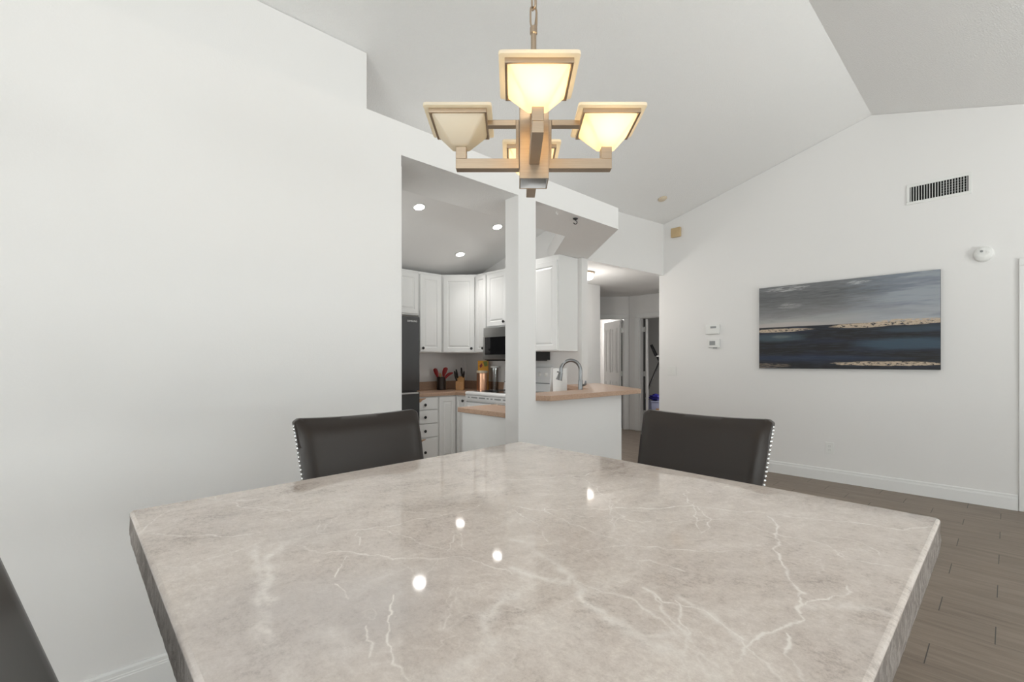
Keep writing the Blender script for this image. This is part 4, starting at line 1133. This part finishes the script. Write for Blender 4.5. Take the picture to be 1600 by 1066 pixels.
sea = n.mix(n.m('MULTIPLY', blob(.12, .375, .17, .045, .8), .8), sea, (.065, .100, .125))
sea = n.mix(n.m('MULTIPLY', blob(.15, .385, .06, .018, .7), .6), sea, (.16, .19, .19))
sea = n.mix(n.m('MULTIPLY', blob(.90, .42, .18, .035, .8), .6), sea, (.045, .075, .105))
sea = n.mix(n.m('MULTIPLY', blob(.30, .12, .5, .030, .8), .6), sea, (.020, .034, .075))
sea = n.mix(n.m('MULTIPLY', n.m('MULTIPLY', blob(.05, .035, .14, .03, .5), s5), .8), sea, (.34, .27, .20))
sea = n.mix(n.m('MULTIPLY', n.smooth(s3, .48, .62), .35), sea, (.045, .060, .085))
hz_ = n.m('ADD', .502, n.m('MULTIPLY', n.m('SUBTRACT', s3, .5), .012))
col = n.mix(n.smooth(n.m('SUBTRACT', v, hz_), -.004, .006), sea, sky)
gold = n.mix(n.noise(n.comb(n.m('MULTIPLY', u, 60.0), n.m('MULTIPLY', v, 60.0), 1.0), 1, 3), (.36, .27, .18), (.72, .60, .47))
crk = n.smooth(n.noise(n.comb(n.m('MULTIPLY', u, 26.0), n.m('MULTIPLY', v, 40.0), 7.0), 1.6, 5, .75), .60, .52)
g = n.m('MAXIMUM', blob(.13, .462, .20, .022, .35, s3, 2.2), n.m('MAXIMUM', blob(.62, .478, .16, .026, .35, s3, 2.0), blob(.85, .495, .20, .032, .3, s3, 2.4)))
g = n.m('MAXIMUM', g, blob(.74, .062, .26, .022, .3, s3, 3.2))
col = n.mix(n.m('MULTIPLY', g, crk), col, gold)
n.link(col, b.inputs['Base Color']); b.inputs['Roughness'].default_value = .5
n.bump(s3, .15, .002, b)
obj('canvas_face', box(-PW/2, PW/2, -.034, -.0335, 0, PH), m, t)
obj('canvas_frame', box(-PW/2, PW/2, -.0334, 0, 0, PH), 'dark', t)

# supply vent grille
t = on_right('air_vent_grille', 'white rectangular air vent grille high on the right wall', 'vent', .432, 2.794)
w2, h2 = .219, .093
bm = nb()
for (x0, x1, z0, z1) in ((-w2, w2, .068, h2), (-w2, w2, -h2, -.068), (-w2, -.196, -.068, .068), (.196, w2, -.068, .068)): add_box(bm, x0, x1, -.008, 0, z0, z1)
obj('grille_frame', bm, 'white_plastic', t, bevel=.002)
obj('duct_shade', box(-.196, .196, -.0015, 0, -.068, .068), 'dark', t)  # dark sheet painted as the shade inside the duct
for k in range(21):
    xx = -.187 + .374*k/20
    bm = box(xx-.0022, xx+.0022, -.0085, -.0016, -.068, .068); obj('blade', bm, 'white_plastic', t)
for k in range(5):
    zz = -.045 + .0225*k
    obj('rear_blade', box(.02, .190, -.0030, -.0017, zz-.0012, zz+.0012), 'grey_plastic', t)
# smoke detector
t = on_right('smoke_detector', 'round white smoke detector on the wall right above the painting', 'smoke detector', .142, 2.157)
bm = nb(); add_lathe(bm, [(.066, 0), (.066, .010), (.062, .014), (.060, .030), (.050, .038), (.020, .041), (0, .041)], 40)
bmesh.ops.transform(bm, matrix=Matrix.Rotation(PI/2, 4, 'X'), verts=bm.verts[:]); obj('housing', bm, 'white_plastic', t, smooth=True)
bm = nb(); add_lathe(bm, [(.010, .0405), (.010, .0425), (0, .0425)], 20); bmesh.ops.transform(bm, matrix=Matrix.Translation((-.012, 0, .022)) @ Matrix.Rotation(PI/2, 4, 'X'), verts=bm.verts[:]); obj('sensor_grille', bm, 'grey_plastic', t)
bm = nb(); add_lathe(bm, [(.011, .039), (.011, .0432), (0, .0432)], 20); bmesh.ops.transform(bm, matrix=Matrix.Translation((.026, 0, .004)) @ Matrix.Rotation(PI/2, 4, 'X'), verts=bm.verts[:]); obj('test_button', bm, 'white_plastic', t)
# thermostats
t = on_right('alarm_keypad', 'white wall control box, the upper of two small ones left of the painting', 'thermostat', 2.468, 1.63)
obj('casing', box(-.086, .086, -.028, 0, -.058, .058, .006), 'white_plastic', t, smooth=True)
obj('display', box(-.022, .048, -.0295, -.0283, .012, .036), 'grey_plastic', t)
t = on_right('thermostat', 'small white thermostat, the lower of two boxes left of the painting', 'thermostat', 2.452, 1.458)
obj('casing', box(-.070, .070, -.026, 0, -.050, .052, .006), 'white_plastic', t, smooth=True)
obj('display', box(-.050, .020, -.0275, -.0263, -.022, .030), 'grey_plastic', t)
obj('switch_tabs', box(-.012, .030, -.020, -.002, -.060, -.0505), 'grey_plastic', t)
# light switch and outlets
def plate(t, kind):
    obj('cover_plate', box(-.060 if kind == 'switch2' else -.036, .060 if kind == 'switch2' else .036, -.006, 0, -.058, .058, .002), 'white_plastic', t)
    if kind == 'outlet':
        for zz in (-.020, .020):
            o = obj('receptacle', box(-.016, .016, -.0080, -.0062, zz-.014, zz+.014, .0008), 'white_plastic', t)
            obj('slot', box(-.007, -.005, -.0084, -.0081, zz-.005, zz+.006), 'dark', o); obj('slot', box(.005, .007, -.0084, -.0081, zz-.004, zz+.005), 'dark', o)
    elif kind == 'switch2':
        for xx in (-.024, .024): obj('rocker', box(xx-.016, xx+.016, -.0085, -.0062, -.033, .033, .0015), 'white_plastic', t)
    else: obj('rocker', box(-.016, .016, -.0085, -.0062, -.033, .033, .0015), 'white_plastic', t)
plate(on_right('light_switch', 'white double light switch at the hall end of the right wall', 'switch', 3.006, 1.115), 'switch2')
plate(on_right('wall_outlet', 'white electrical outlet low on the right wall above the baseboard', 'outlet', 1.262, .343), 'outlet')
q = PL(922.8, 579, 7.0); s_ = (4.3795 - 0)/q.y
plate(thing('light_switch', 'white light switch on the grey hall wall right of the kitchen', 'switch', (q.x*s_, 4.3795, 1.23-(579-566.1)/729.2*7.0*s_), 0), 'switch')
plate(thing('wall_outlet', 'white outlet on the kitchen wall behind the faucet', 'outlet', (XK-.0005, 3.27, 1.13), RW), 'outlet')
# beige chime and ceiling sensor
t = on_right('door_chime', 'small beige box high in the corner of the right wall', 'chime', 2.940, 2.907)
obj('casing', box(-.064, .064, -.040, 0, -.060, .060, .006), 'beige_plastic', t, smooth=True)
t = thing('ceiling_sensor', 'small round cream cover on the sloped ceiling near the hall corner', 'sensor', (5.028, 2.772, cz(2.772)-.002)); t.rotation_euler = (-tilt, 0, 0)
bm = nb(); add_lathe(bm, [(0, 0), (.052, 0), (.052, -.010), (.040, -.020), (0, -.022)], 28); obj('cover', bm, 'beige_light', t, smooth=True)
# hooks under the beam
t = thing('ceiling_hook', 'small black hook under the beam right of the post', 'hook', (2.773, 2.245, 2.319), rot)
bm = nb(); add_lathe(bm, [(0, 0), (.020, 0), (.018, -.006), (.006, -.012), (0, -.012)], 16); obj('hook_plate', bm, 'black', t, smooth=True)
bm = nb(); path = [(0, 0, -.010)] + [(.013*math.sin(a), 0, -.030-.013*(1-math.cos(a))+.013) for a in [i*PI*1.45/12 for i in range(13)]]
add_tube(bm, path, .0032, 8); obj('hook_wire', bm, 'black', t, smooth=True)
t = thing('ceiling_hook', 'tiny white hook under the beam next to the post', 'hook', (2.55, 2.242, 2.319), rot)
bm = nb(); add_tube(bm, [(0, 0, -.001), (0, 0, -.012), (.008, 0, -.020), (.013, 0, -.012)], .0025, 8); obj('hook_wire', bm, 'white_plastic', t, smooth=True)
